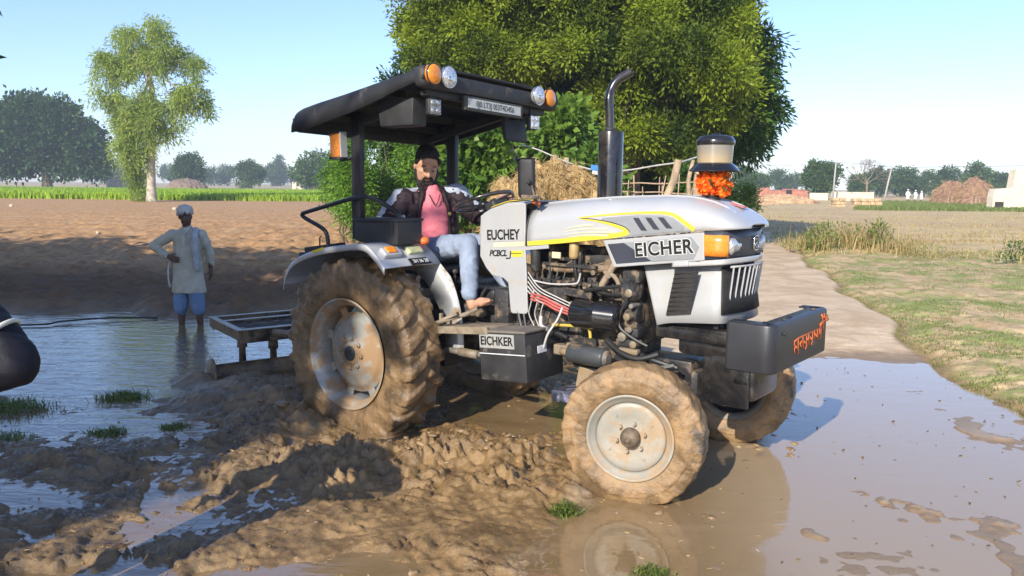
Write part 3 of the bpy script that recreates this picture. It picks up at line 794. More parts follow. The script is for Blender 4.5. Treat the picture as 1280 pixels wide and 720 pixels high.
# ---- nose bands
def nose_path(o=0., x0=2.05):
    pts = [(x0, -.300+o), (2.30, -.300+o), (2.50, -.299+o), (2.570-o*.3, -.292+o), (2.612-o*.6, -.262+o*.8), (2.638-o*.9, -.185+o*.4), (2.660-o, -.08), (2.664-o, 0)]
    return pts+[(x, -y) for x, y in pts[-2::-1]]
def nose_band(name, mat, z0, z1, o0, o1, x0=2.05, x1=None, s0=0., s1=1., parent=tr, n=60, rows=3, thick=.012, zs=.0):
    A = catmull([(a, b, 0) for a, b in nose_path(o0, x0)], 8); B = catmull([(a, b, 0) for a, b in nose_path(o1, x1 if x1 is not None else x0)], 8)
    m_ = len(A)-1; i0, i1 = int(round(s0*m_)), int(round(s1*m_)); mb = MB(); rr = []
    for j in range(rows+1):
        f = j/rows
        rr.append([tuple(A[i].lerp(B[i], f).xy)+((z1(A[i].x)+(z0(A[i].x)-z1(A[i].x))*f),) for i in range(i0, i1+1)])
    mb.grid(rr); return mb.build(name, mat, parent, solid=thick)
zline = lambda a, b: (lambda x: a+b*(x-2.5))
nose = nose_band('nose_panel', MT['white'], zline(.985, .10), zline(1.345, .11), .075, .0, 2.055, 2.20)
band = nose_band('lamp_band', MT['navy'], zline(1.352, .11), zline(1.522, .12), .004, .006, 2.455, 2.47)
trim = nose_band('trim_strip', MT['silver'], zline(1.325, .11), zline(1.356, .11), -.006, -.008, 2.40)
low = nose_band('support_skirt', MT['black'], zline(.875, .06), zline(.988, .10), .085, .07, 2.17, 2.17)
def nose_xy(y, o=0.):
    P = catmull([(a, b, 0) for a, b in nose_path(o, 2.05)], 12)
    best = min((p for p in P if p.x > 2.40), key=lambda p: abs(p.y-y)); return best.x
# amber marker near side wrapping the corner, lamps, emblem
def band_piece(name, mat, ya, yb, za, zb, o, parent, xa=None, n=8):
    P = [p for p in catmull([(a, b, 0) for a, b in nose_path(o, 2.05)], 14)]
    seg = [p for p in P if p.x > 2.44 and ya <= p.y <= yb]
    if xa is not None: seg = [p for p in P if xa < p.x and ya <= p.y <= yb]
    mb = MB(); mb.grid([[(p.x, p.y, z) for p in seg] for z in np.linspace(za, zb, 4)]); return mb.build(name, mat, parent, solid=.02)
for s_ in (-1, 1):
    ya, yb = (-.325, -.262) if s_ < 0 else (.262, .325)
    P = band_piece('side_marker', MT['amber'], ya, yb, 1.383, 1.505, -.012, band, xa=2.475)
    h = MB()
    for k in range(5):
        h.sphere((nose_xy(s_*.18)-.018, s_*(.225-.022*k), 1.440+.006*sin(k*1.7)), (.026, .032, .050-.006*k), 14, 10)
    h.build('headlight', MT['lens'], band)
    g_ = band_piece('lamp_rim', MT['chrome'], (-.262 if s_ < 0 else .254), (-.254 if s_ < 0 else .262), 1.378, 1.508, -.010, band)
mb = MB()   # emblem: square ring with a hooked letter inside
def ring_strip(mb, pts, r): mb.tube([(nose_xy(y)+.010, y, z) for y, z in pts], r, 6, True)
ec, ez = .02, 1.452
ring_strip(mb, [(ec+.036*math.copysign(abs(cos(a))**.5, cos(a)), ez+.042*math.copysign(abs(sin(a))**.5, sin(a))) for a in np.linspace(0, 2*pi, 28)], .0045)
ring_strip(mb, [(ec+.016*cos(a), ez-.012+.014*sin(a)) for a in np.linspace(0, 2*pi, 16)], .0042)
ring_strip(mb, [(ec-.017, ez+.018), (ec, ez+.026), (ec+.016, ez+.016), (ec+.018, ez-.026)], .0042)
mb.build('emblem', MT['chrome'], band)
# grille
gr = nose_band('grille', MT['blackinset'], zline(1.035, .10), zline(1.312, .11), .045, -.004, 2.055, 2.2, .27, .73)
mb = MB()
for y in np.linspace(-.215, .215, 9):
    zt_, zb_ = 1.318, 1.05
    mb.tube([(nose_xy(y, 0)+.010, y, zt_), (nose_xy(y*.9, .04)+.012, y*.93, zb_)], .0055, 5)
mb.build_each('grille_bar', MT['silver'], gr)
mb = MB()
fr = lambda y, z: (nose_xy(y*(1 if z > 1.2 else .92), 0 if z > 1.2 else .042)+.008, y, z)
mb.tube([fr(-.235, 1.322), fr(-.1, 1.322), fr(0, 1.322), fr(.1, 1.322), fr(.235, 1.322)], .007, 6)
mb.build('grille_frame', MT['white'], gr)
# side mesh intake with slats (both sides)
for s_ in (-1, 1):
    y0 = s_*.3005
    q = MB(); q.prism([(2.311, 1.272), (2.464, 1.298), (2.420, 1.034), (2.262, 1.007)], y0, y0+s_*.006, bev=.0)
    iv = q.build('side_intake', MT['blackinset'], nose)
    q = MB()
    for k in range(9):
        f = (k+.5)/9; z = 1.02+.255*f
        q.tube([(2.268+.043*f, y0+s_*.008, z), (2.422+.038*f, y0+s_*.008, z+.027)], .0035, 4)
    q.build('slat', MT['blackdull'], iv)
    # name panel
    yp = s_*.300
    q = MB(); q.prism([(1.808, 1.437), (2.490, 1.519), (2.500, 1.355), (1.893, 1.272)], yp-s_*.004, yp+s_*.014, bev=.006)
    pn = q.build('name_panel', MT['white'], tr)
    q = MB(); q.prism([(1.845, 1.416), (2.13, 1.452), (2.19, 1.334), (1.912, 1.296)], yp+s_*.0135, yp+s_*.0165); q.build('panel_field', MT['navy'], pn)
    q = MB(); q.prism([(1.96, 1.4315), (2.415, 1.489), (2.465, 1.435), (2.435, 1.362), (2.165, 1.3285)], yp+s_*.014, yp+s_*.0185); q.build('panel_field', MT['grey'] if s_ < 0 else MT['grey'], pn)
def text_mesh(name, body, size, loc, rot, mat, parent, ext=.002, off=.0, sx_=1., space=1.):
    cu = bpy.data.curves.new(name, 'FONT'); cu.body = body; cu.size = size; cu.extrude = ext; cu.offset = off
    cu.space_character = space; cu.align_x = 'CENTER'; cu.align_y = 'CENTER'
    tmp = bpy.data.objects.new(name+'_tmp', cu); link(tmp)
    dg = bpy.context.evaluated_depsgraph_get()
    me = bpy.data.meshes.new_from_object(tmp.evaluated_get(dg)); bpy.data.objects.remove(tmp)
    mt = Matrix.Translation(loc) @ rot.to_4x4() @ Matrix.Diagonal((sx_, 1, 1, 1)); me.transform(mt)
    me.materials.clear(); me.materials.append(mat)
    return link(bpy.data.objects.new(name, me), parent)
def side_rot(ang=0.):   # text seen from the near (right) side: x right, z up
    return Matrix(((cos(ang), -sin(ang), 0), (0, 0, -1), (sin(ang), cos(ang), 0)))
MT['letter'] = M('black_letter', (.012, .012, .012), .5, 0, .05); MT['outline'] = M('letter_outline', (.6, .6, .58), .5, 0, .05)
sa = R(7.0)
text_mesh('lettering', 'EICHER', .115, (2.235, -.3195, 1.410), side_rot(sa), MT['outline'], pn.parent, .001, .0075, .98, 1.06)
text_mesh('lettering', 'EICHER', .115, (2.235, -.3215, 1.410), side_rot(sa), MT['letter'], tr, .001, .0028, .98, 1.06)

# ---- console (dashboard cover)
cpoly = [(.775, 1.56), (.86, 1.605), (1.0, 1.650), (1.176, 1.655), (1.179, 1.381), (1.207, .914), (1.190, .897), (1.07, .889), (1.055, .905), (1.032, 1.10), (.99, 1.13), (.886, 1.142), (.83, 1.19), (.772, 1.272)]
for s_ in (-1, 1):
    q = MB(); q.prism(cpoly, s_*.285, s_*.300, bev=.006); cs = q.build('console_panel', MT['white'], tr)
    if s_ < 0: csn = cs
mb = MB(); rows = []
for x, z in [(.772, 1.30), (.765, 1.45), (.775, 1.545), (.80, 1.575), (.86, 1.605), (1.0, 1.648), (1.178, 1.653)]:
    w_ = .293
    rows.append([(x, -w_*math.copysign(abs(cos(t))**.5, cos(t)), z+(.02 if x > .78 else 0)*sin(t)) for t in np.linspace(0, pi, 15)])
mb.grid(rows); cowl = mb.build('cowl', MT['silver'], tr, solid=.01)
mb = MB(); mb.grid([[(x, y, interp(x, [.80, .86, 1.0, 1.12], [1.580, 1.611, 1.652, 1.660])+.024-.10*(y+.02)**2) for y in np.linspace(-.27, -.02, 6)] for x in np.linspace(.845, 1.06, 6)])
mb.build('yellow_patch', MT['yellow'], cowl, solid=.004)
mb = MB(); mb.box((.79, 0, 1.60), (.10, .40, .13), (0, R(-28), 0), .02); mb.build('dash_panel', MT['blackdull'], tr)
q = MB(); q.prism([(.805, 1.463), (1.165, 1.487), (1.168, 1.402), (.815, 1.377)], -.300, -.3025); q.build('console_field', MT['white'], csn)
q = MB(); q.prism([(.90, 1.373), (1.17, 1.397), (1.17, 1.366), (.90, 1.343)], -.300, -.3022); q.build('console_stripe', M('pale_yellow_band', (.66, .60, .38), .4), csn)
sa2 = R(3.5)
text_mesh('lettering', 'EUCHEY', .098, (.985, -.3045, 1.432), side_rot(sa2), MT['letter'], csn, .001, .0022, .80, 1.0)
text_mesh('lettering', 'PCBCL', .060, (.945, -.3035, 1.302), side_rot(sa2) @ Matrix(((1, .25, 0), (0, 1, 0), (0, 0, 1))), MT['letter'], csn, .001, .001, .95, .9)
q = MB(); q.prism([(1.062, 1.285), (1.158, 1.292), (1.162, 1.335), (1.062, 1.328)], -.300, -.3035); q.build('badge', MT['yellow'], csn)
q = MB(); q.tube([(1.015, -.303, 1.272), (1.05, -.303, 1.276), (1.055, -.303, 1.325)], .0045, 5); q.tube([(1.06, -.3045, 1.308), (1.15, -.3045, 1.314)], .0025, 4); q.build('badge_mark', MT['letter'], csn)
# hood rear edge seam
q = MB(); q.tube([(1.187, hood_pt(1.187, t)[1]*1.006, hood_pt(1.187, t)[2]+.003) for t in np.linspace(0, pi, 24)], .006, 5); q.build('hood_seal', MT['blackdull'], tr)
# white clip at the top of the engine bay
q = MB(); q.box((1.28, -.302, 1.362), (.20, .012, .026), (0, R(-7), 0), .003); q.build('latch', MT['white'], hood)

# ---- chassis and engine
eng = MB()
eng.box((1.42, 0, .78), (1.15, .36, .34), None, .03); eng.box((1.55, 0, 1.08), (.82, .30, .34), None, .02)
eng.box((1.52, 0, 1.285), (.74, .24, .09), None, .02); eng.box((.62, 0, .72), (.75, .34, .42), None, .05)
for k in range(9): eng.box((1.20+.085*k, -.155, 1.04), (.022, .03, .24), None, .004)
for k in range(4): eng.box((1.26+.19*k, 0, 1.345), (.13, .20, .05), None, .012)
eng.lathe([(-.20, .12), (-.19, .15), (-.12, .15), (-.11, .10)], (1.12, 0, .86), 'x', 24)
engine = eng.build('engine', MT['engine'], tr, 40)
q = MB()
for k in range(14):
    x = 1.22+.055*k
    q.lathe([(0, .016), (-.03, .016), (-.032, .010), (-.045, .010)], (x, -.17, .93+.03*((k*7) % 3)), 'y', 8)
for x, z in [(1.24, 1.20), (1.36, 1.22), (1.55, 1.24), (1.70, 1.22), (1.82, 1.21), (1.44, 1.13), (1.64, 1.12), (1.78, 1.10), (1.3, 1.10)]:
    q.lathe([(.03, .022), (-.02, .022), (-.022, .013), (-.06, .013), (-.062, .018), (-.075, .018)], (x, -.18, z), 'y', 8)
q.build_each('bolt', MT['enginelight'], engine)
q = MB(); q.curve([(1.26, -.20, 1.235), (1.40, -.215, 1.222), (1.60, -.215, 1.235), (1.80, -.21, 1.255), (1.86, -.21, 1.30)], .026, 10)
for x in (1.34, 1.50, 1.66, 1.80): q.tube([(x, -.21, 1.235), (x, -.15, 1.25)], .024, 8)
q.build('exhaust_manifold', M('rusty_manifold', (.24, .17, .11), .75, .1, .4, 14, bump=.5), engine)
q = MB(); q.curve([(1.90, -.215, 1.42), (1.88, -.225, 1.34), (1.83, -.235, 1.25), (1.76, -.235, 1.14), (1.74, -.22, 1.08)], [.022]*25, 10)
q.curve([(1.78, -.24, 1.23), (1.86, -.24, 1.20), (1.90, -.22, 1.11)], .015, 8)
q.build('intake_pipe', M('dusty_hose', (.30, .23, .155), .8, 0, .3, 12, bump=.4), engine)
q = MB(); q.curve([(1.54, -.235, 1.40), (1.545, -.24, 1.33), (1.555, -.24, 1.22), (1.57, -.22, 1.12)], .017, 9); q.build('breather_hose', MT['hose'], engine)
q = MB(); q.lathe([(0, .030), (.02, .034), (.10, .034), (.12, .02)], (1.545, -.245, 1.30), 'z', 14); q.build('fuel_bulb', M('ochre_bulb', (.42, .29, .12), .5), engine)
# injection pump and filters
q = MB(); q.box((1.36, -.22, 1.055), (.26, .10, .11), None, .02)
for k in range(4): q.lathe([(1.11, .014), (1.15, .014), (1.155, .009), (1.175, .009)], (1.27+.06*k, -.22, 0), 'z', 8)
q.lathe([(-.07, .05), (0, .055), (.03, .04)], (1.22, -.22, 1.055), 'x', 16)
pump = q.build('injection_pump', MT['engine'], engine, 40)
q = MB()
for k in range(4):
    q.curve([(1.27+.06*k, -.22, 1.17), (1.29+.07*k, -.235, 1.215+.01*k), (1.36+.09*k, -.22, 1.25), (1.37+.12*k, -.17, 1.28)], .0045, 5)
q.build_each('injector_line', MT['enginelight'], pump)
q = MB(); q.box((1.395, -.245, 1.315), (.085, .012, .042), None, .002); q.build('rating_plate', M('cream_tag', (.62, .52, .36), .5), engine)
q = MB(); q.lathe([(1.40, .026), (1.38, .036), (1.21, .036), (1.19, .022)], (1.245, -.265, 0), 'z', 16); q.build('fuel_filter', MT['blackdull'], engine)
q = MB(); q.box((1.52, -.255, 1.255), (.42, .03, .018)); q.box((1.50, -.25, 1.14), (.50, .03, .022)); q.box((1.60, -.25, 1.20), (.02, .02, .30)); q.box((1.36, -.25, 1.20), (.018, .02, .28)); q.box((1.45, -.258, 1.085), (.50, .018, .055), (0, R(4), 0), .004)
for k in range(6): q.lathe([(-.02, .011), (.0, .011)], (1.30+.08*k, -.275, 1.14), 'y', 6)
q.build('bracket_rail', MT['engine'], engine)
q = MB(); q.lathe([(-.180, .070), (-.175, .088), (-.165, .092), (0, .092), (.005, .097), (.012, .092), (.150, .092), (.160, .085), (.165, .05)], (1.79, -.32, .955), 'x', 32)
q.build('oil_filter', MT['gloss'], tr)
q = MB(); q.lathe([(-.14, .045), (-.13, .062), (.125, .062), (.135, .058), (.14, .03)], (1.755, -.38, .70), 'x', 26); f2 = q.build('hydraulic_filter', M('grey_filter', (.06, .065, .068), .4, 0, .1, dirt=.2), tr)
q = MB(); q.lathe([(.138, .052), (.150, .052), (.152, .035), (.160, .035)], (1.755, -.38, .70), 'x', 20); q.build('filter_cap', MT['enginelight'], f2)
q = MB(); q.box((1.53, -.33, .70), (.12, .06, .07), None, .01); q.box((1.60, -.32, .74), (.06, .06, .03)); q.lathe([(-.03, .025), (.04, .025)], (1.58, -.38, .70), 'x', 12); q.build('filter_head', MT['enginelight'], f2)
# wiring and hoses
q = MB()
for k in range(5):
    q.curve([(1.18, -.27-.004*k, 1.19-.03*k), (1.30, -.30-.004*k, 1.095-.022*k), (1.45, -.31, 1.045-.02*k), (1.62, -.32, 1.0-.022*k)], .0042, 6)
for k in range(3):
    q.curve([(1.26+.05*k, -.30, 1.07-.03*k), (1.24+.05*k, -.31, .97), (1.22+.05*k, -.30, .90), (1.26+.04*k, -.29, .82)], .0042, 6)
q.curve([(1.52, -.33, .985), (1.50, -.36, .90), (1.44, -.38, .80), (1.40, -.37, .70)], .008, 6)
q.curve([(1.33, -.31, .90), (1.34, -.32, .84), (1.40, -.33, .82)], .014, 6)
q.curve([(1.25, -.29, 1.135), (1.40, -.30, 1.125), (1.58, -.30, 1.14), (1.62, -.30, 1.16), (1.635, -.30, 1.215)], .006, 6)
q.build_each('white_cable', MT['wirew'], engine)
q = MB()
for k in range(3): q.curve([(1.24, -.31, 1.045-.02*k), (1.36, -.325+.006*k, 1.035-.022*k), (1.47, -.33, 1.0-.02*k), (1.62, -.335, .965-.016*k)], .0075, 6)
q.build_each('red_cable', MT['wirer'], engine)
q = MB(); q.curve([(1.42, -.30, .850), (1.50, -.31, .858), (1.68, -.31, .868), (1.72, -.31, .85), (1.73, -.31, .80)], .011, 6); q.build('yellow_pipe', MT['wirey'], engine)
q = MB()
q.curve([(1.10, -.28, .98), (1.12, -.29, .90), (1.16, -.30, .80), (1.22, -.31, .75)], .012, 6); q.curve([(1.14, -.28, .98), (1.17, -.29, .88), (1.20, -.30, .78)], .010, 6)
q.curve([(1.65, -.27, 1.10), (1.80, -.28, 1.13), (1.95, -.28, 1.16), (2.02, -.27, 1.20)], .014, 6); q.curve([(1.66, -.26, 1.12), (1.82, -.26, 1.09), (1.96, -.27, 1.10)], .012, 6)
q.curve([(2.02, -.30, 1.19), (1.99, -.31, 1.08), (1.95, -.32, .98), (1.96, -.33, .90), (2.05, -.32, .84), (2.14, -.3, .80)], .010, 6)
q.curve([(1.26, -.28, .82), (1.34, -.30, .76), (1.45, -.31, .80), (1.56, -.32, .78)], .016, 6)
q.curve([(1.20, -.26, 1.10), (1.30, -.28, 1.09), (1.42, -.28, 1.13)], .010, 6)
q.curve([(1.85, -.30, .80), (1.98, -.33, .74), (2.10, -.33, .72), (2.22, -.30, .76)], .020, 8); q.curve([(1.92, -.30, .70), (2.06, -.33, .665), (2.2, -.32, .67), (2.32, -.28, .70)], .024, 8)
q.curve([(2.1, -.30, .74), (2.2, -.31, .72), (2.34, -.28, .69)], .016, 8)
q.build_each('black_hose', MT['hose'], engine)
# timing cover, alternator, fan shroud and radiator core
q = MB(); q.box((1.98, -.05, 1.02), (.13, .42, .50), None, .03); q.lathe([(-.05, .06), (0, .07), (.04, .07), (.06, .04)], (2.0, -.25, 1.13), 'x', 18); q.lathe([(-.05, .04), (.05, .05)], (2.0, -.24, .98), 'x', 16)
q.box((2.03, -.25, 1.22), (.07, .09, .08), None, .015); q.box((2.02, -.25, .87), (.10, .10, .06), None, .012); q.box((1.98, -.25, .80), (.13, .12, .05), None, .012)
q.build('timing_cover', MT['engine'], engine, 40)
q = MB()
for x, z, r_ in [(2.01, 1.12, .026), (2.03, 1.04, .016), (2.0, .97, .024), (2.02, .89, .020), (1.97, .84, .03), (2.05, .80, .024)]: q.lathe([(-.33, r_*.7), (-.325, r_), (-.24, r_)], (x, 0, z), 'y', 12)
q.box((2.02, -.31, .755), (.14, .05, .035), None, .01); q.build_each('casting_boss', MT['enginelight'], engine)
q = MB(); q.lathe([(0, .20), (.06, .21), (.065, .22), (.07, .20)], (2.10, 0, 1.14), 'x', 32); q.box((2.30, 0, 1.16), (.16, .44, .52), None, .01); q.build('radiator', MT['blackdull'], tr)
# front support casting under the nose
q = MB(); q.box((2.42, 0, .90), (.52, .50, .09), None, .02); q.box((2.52, 0, .82), (.46, .40, .12), None, .03); q.box((2.62, 0, .665), (.34, .38, .27), None, .03)
q.box((2.64, -.20, .64), (.24, .02, .30), None, .008)
q.build('front_support', MT['gloss'], tr, 40)
# chassis belly and gearbox
q = MB(); q.box((1.9, 0, .62), (.9, .22, .16), None, .02); q.build('chassis', MT['black'], tr, 40)
q = MB(); q.box((.1, 0, .62), (.52, .46, .50), None, .06); q.lathe([(-.52, .12), (-.3, .14), (.3, .14), (.52, .12)], (0, 0, .535), 'y', 24)
q.box((.33, -.24, .60), (.30, .10, .06), None, .01)
q.build('rear_axle_housing', MT['black'], tr, 40)
q = MB(); q.curve([(.55, -.42, .58), (.75, -.43, .585), (.92, -.42, .59)], .022, 8); q.lathe([(-.1, .032), (.08, .032)], (.80, -.43, .585), 'x', 12); q.build('brake_rod', MT['enginelight'], tr)
# small blue-lidded tray under the engine beside the wheel
q = MB(); q.prism([(1.50, .36), (1.95, .40), (1.95, .47), (1.50, .44)], -.42, -.15, bev=.01); q.build('sump_tray', M('blue_smeared_tray', (.05, .055, .08), .4, 0, .6, 20, dirt=.4, dirtscale=14, dirtcol=(.25, .25, .35)), tr)
q = MB(); q.box((1.72, -.33, .53), (.14, .012, .14), (0, R(10), 0), .003); q.build('bent_bracket', M('pale_rusty_bracket', (.30, .22, .13), .8), tr)
# battery box
q = MB(); q.box((1.205, -.36, .64), (.40, .42, .33), (0, R(-5), 0), .012); bb = q.build('battery_box', MT['blackdull'], tr, 40)
bm4 = Matrix.Translation((1.205, -.36, .64)) @ Euler((0, R(-5), 0)).to_matrix().to_4x4()
q = MB(); q.box((0, 0, .170), (.415, .435, .016), None, .004); q.xf(lambda v: bm4 @ v); q.build('lid', M('dusty_lid', (.16, .14, .115), .8, 0, .2), bb)
q = MB(); q.box((-.04, -.2115, .105), (.30, .004, .095), None, .0015); q.xf(lambda v: bm4 @ v); q.build('name_strip', M('silver_strip', (.33, .33, .31), .5, 0, .1, dirt=.2), bb)
text_mesh('lettering', 'EICHKER', .082, bm4 @ Vector((-.04, -.215, .105)), side_rot(R(5)), MT['letter'], bb, .001, .0018, .86, 1.0)
q = MB(); q.box((.2015, -.03, .04), (.003, .10, .05), None, .001); q.box((0, -.2105, .02), (.39, .003, .006)); q.xf(lambda v: bm4 @ v); q.build('sticker', M('white_sticker', (.7, .7, .72), .5), bb)

# ---- bumper
def rrect(pts): return pts
mb = MB(); rows = []
path = [(2.72, -.465), (2.83, -.465), (2.925, -.463), (2.965, -.448), (2.985, -.415), (2.99, -.36), (2.99, 0), (2.99, .36), (2.985, .415), (2.965, .448), (2.925, .463), (2.83, .465)]
P = catmull([(a, b, 0) for a, b in path], 5)
for z, o in [(1.045, -.10), (1.045, -.012), (1.040, -.003), (1.034, 0), (.784, 0), (.778, -.003), (.772, -.012), (.772, -.07)]:
    row = []
    for i, p in enumerate(P):
        a = P[max(i-1, 0)]; b = P[min(i+1, len(P)-1)]; d = (b-a).normalized(); nrm = Vector((d.y, -d.x, 0))
        row.append((p.x+nrm.x*o, p.y+nrm.y*o, z))
    rows.append(row)
mb.grid(rows); bump_ = mb.build('bumper', M('bumper_black', (.030, .031, .036), .42, 0, .15, 4, dirt=.2, dirtscale=5, dirtcol=(.14, .11, .085)), tr, 30, solid=.008)
q = MB(); q.box((2.84, -.22, .90), (.30, .06, .10), None, .01); q.box((2.84, .22, .90), (.30, .06, .10), None, .01); q.box((2.82, 0, .82), (.2, .3, .03)); q.build('bumper_arm', MT['black'], bump_)
q = MB()
for y in (-.20, -.10, .30): q.lathe([(0, .012), (.006, .012), (.007, .006)], (2.94, y, 1.046), 'z', 10)
q.lathe([(0, .012), (.008, .010)], (2.992, -.33, .99), 'x', 10); q.build_each('bolt', MT['engine'], bump_)
# orange hand-painted writing on the bumper face (strokes as y, z on the plate)
def bz(X, Yp):   # from a zoomed measurement to plate coordinates
    u = 860+X/6; v = 350+Yp/6
    yy_ = -.4+(u-968)/72*.86 if False else None
    return u, v
mbo = MB()
Fc, Rc, Uc = _f, _r, _u
def to_plate(u, v):
    d = Fc+Rc*((u-640)/1000)+Uc*((360-v)/1000)
    n_ = Vector((cos(YAW), sin(YAW), 0)); o_ = T2W((2.992, 0, 0)); c_ = Vector((0, 0, CAMH))
    t_ = (o_-c_).dot(n_)/d.dot(n_); p = c_+d*t_-TO
    return (2.9935, -p.x*sin(YAW)+p.y*cos(YAW), p.z)
strokes = [[(798, 462), (822, 440), (1002, 352)], [(800, 455), (797, 480), (806, 496), (798, 515), (800, 548)], [(805, 497), (826, 520)], [(825, 438), (829, 556)],
           [(838, 478), (850, 462), (862, 452)], [(861, 420), (864, 512)], [(846, 470), (842, 490), (852, 500)], [(872, 460), (880, 476), (892, 462)], [(889, 408), (891, 490), (880, 520)], [(905, 400), (907, 488)], [(897, 440), (907, 448)],
           [(918, 430), (927, 450), (938, 436)], [(936, 385), (932, 462), (924, 488)], [(948, 380), (952, 440)], [(957, 405), (966, 428), (978, 408)], [(969, 368), (976, 448)], [(984, 365), (986, 400), (996, 412)], [(998, 354), (994, 440)],
           [(1003, 258), (1012, 300), (1016, 385)], [(988, 335), (1010, 312), (1054, 296)], [(1000, 262), (1020, 282), (1046, 268)], [(1020, 252), (1030, 300), (1050, 262)], [(990, 352), (1006, 322), (1024, 330)], [(1035, 275), (1052, 285), (1040, 300)]]
for st in strokes:
    mbo.tube([to_plate(860+a/6, 350+b/6) for a, b in st], .0065, 6)
mbo.xf(lambda v: Vector((2.9925+(v.x-2.9935)*.25, v.y, v.z))).build('painted_writing', MT['orange'], bump_)

# ---- canopy
CXt = [-.765, -.74, -.676, -.507, -.226, .207, .447, .675]; CZt = [2.265, 2.315, 2.345, 2.376, 2.416, 2.486, 2.525, 2.556]
CXl = [-.765, -.56, -.05, .204, .446, .675]; CZl = [2.165, 2.188, 2.287, 2.346, 2.420, 2.470]
tilt = lambda v: Vector((v.x, v.y, v.z-.030*(v.y+.76)))
mb = MB(); rows = []
for x in [-.765, -.755, -.735, -.70, -.65, -.58, -.48, -.35, -.2, -.05, .1, .25, .4, .55, .62, .675]:
    zt_, zl_ = interp(x, CXt, CZt), min(interp(x, CXl, CZl), interp(x, CXt, CZt)-.006)
    row = [(x, -.765, zl_), (x, -.762, zl_+(zt_-zl_)*.45)]
    for a in np.linspace(.25, 1, 4): row.append((x, -.76+.045*(1-cos(a*pi/2)), zl_+(zt_-zl_)*(.45+.55*sin(a*pi/2))))
    for y in (-.3, 0, .3): row.append((x, y, zt_+.012))
    row += [(a, -b, c_) for a, b, c_ in row[5::-1]]
    rows.append(row)
mb.grid(rows); mb.xf(tilt); can = mb.build('canopy', MT['canopy'], tr, solid=.014)
mb = MB()
mb.box((.635, 0, 2.475), (.07, 1.20, .110), None, .012)
for s_ in (-1, 1):
    mb.box((.625, s_*.62, 2.490), (.11, .30, .150), None, .045, 4); mb.box((.60, s_*.60, 2.545), (.14, .26, .03), None, .012)
mb.box((.58, 0, 2.40), (.06, 1.35, .05), None, .01)
for y in (-.5, .5): mb.box((-.05, y, 2.29), (1.15, .05, .05), (0, R(-12), 0))
for x in (-.27, -.62, .2): mb.box((x, 0, interp(x, CXt, CZt)-.06), (.05, 1.4, .05))
mb.box((-.70, 0, 2.19), (.04, 1.46, .05)); mb.box((-.757, 0, 2.222), (.010, 1.50, .10))
mb.xf(tilt); fr_ = mb.build('canopy_frame', MT['blackdull'], can, 40)
for y, nm, mt in [(-.69, 'indicator_lamp', 'amber'), (-.545, 'head_lamp', 'lens'), (.475, 'head_lamp', 'lens'), (.625, 'indicator_lamp', 'amber')]:
    q = MB(); rr_ = .067
    q.lathe([(-.02, rr_*.98), (.018, rr_), (.026, rr_*.9), (.033, rr_*.6), (.036, rr_*.1)], (.685, y, 2.505), 'x', 28); q.xf(tilt); lp = q.build(nm, MT[mt], can)
    q = MB(); q.tube([(.700, y+rr_*1.03*cos(a), 2.505+rr_*1.03*sin(a)) for a in np.linspace(0, 2*pi, 28, endpoint=False)], .006, 6, closed=True); q.xf(tilt)
    q.build('lamp_ring', MT['chrome'] if mt == 'lens' else MT['blackdull'], lp)
    q = MB()
    if mt == 'amber':
        for k in (1, 2, 3): q.tube([(.708+.009*(3-k)-.008, y+rr_*.24*k*cos(a), 2.505+rr_*.24*k*sin(a)) for a in np.linspace(0, 2*pi, 24, endpoint=False)], .003, 4, closed=True)
    else:
        q.sphere((.716, y-.01, 2.492), (.01, .02, .02)); q.sphere((.716, y+.02, 2.52), (.008, .014, .014))
    q.xf(tilt); q.build('lens_ridge', MT['amber'] if mt == 'amber' else MT['chrome'], lp)
# number board
q = MB(); q.box((.655, -.02, 2.362), (.03, .66, .10), None, .006); q.xf(tilt); nb = q.build('number_board', M('olive_board', (.06, .058, .045), .6), can)
q = MB(); q.box((.672, -.02, 2.364), (.004, .60, .065), None, .001); q.xf(tilt); q.build('white_strip', MT['plate'], nb)
front_rot = Matrix(((0, 0, 1), (1, 0, 0), (0, 1, 0)))
def frontal(ang): return Matrix.Rotation(ang, 3, 'X') @ front_rot
text_mesh('lettering', '0J0 LT3J 0S3T4D4S6', .056, tilt(Vector((.6755, -.02, 2.364))), frontal(R(-1.7)), M('faded_digits', (.10, .10, .095), .6), nb, .0008, .0004, .92, 1.0)
# work lamps
for y, x in [(-.60, .60), (.50, .62)]:
    q = MB(); q.box((x, y, 2.305), (.05, .105, .115), (0, 0, R(-8)), .018, 3); q.box((x-.01, y, 2.385), (.02, .06, .05)); q.xf(tilt); wl = q.build('work_lamp', MT['blackdull'], can, 40)
    q = MB()
    for a in (-.024, .024):
        for b in (-.026, .026): q.sphere((x+.028, y+a, 2.305+b), (.010, .022, .022))
    q.box((x+.026, y, 2.305), (.004, .09, .10), (0, 0, R(-8)), .002); q.xf(tilt); q.build('lens', MT['lensdim'] if y < 0 else MT['lens'], wl)
# side boxes (speakers) hanging under the roof
q = MB(); q.prism([(.10, 2.375), (.47, 2.375), (.46, 2.185), (.13, 2.185)], -.66, -.52, bev=.012); q.xf(tilt); q.build('speaker_box', MT['blackdull'], can, 40)
q = MB(); q.box((.52, .40, 2.235), (.04, .27, .17), (0, R(-8), 0), .012); q.xf(tilt); q.build('speaker_box', MT['blackdull'], can, 40)
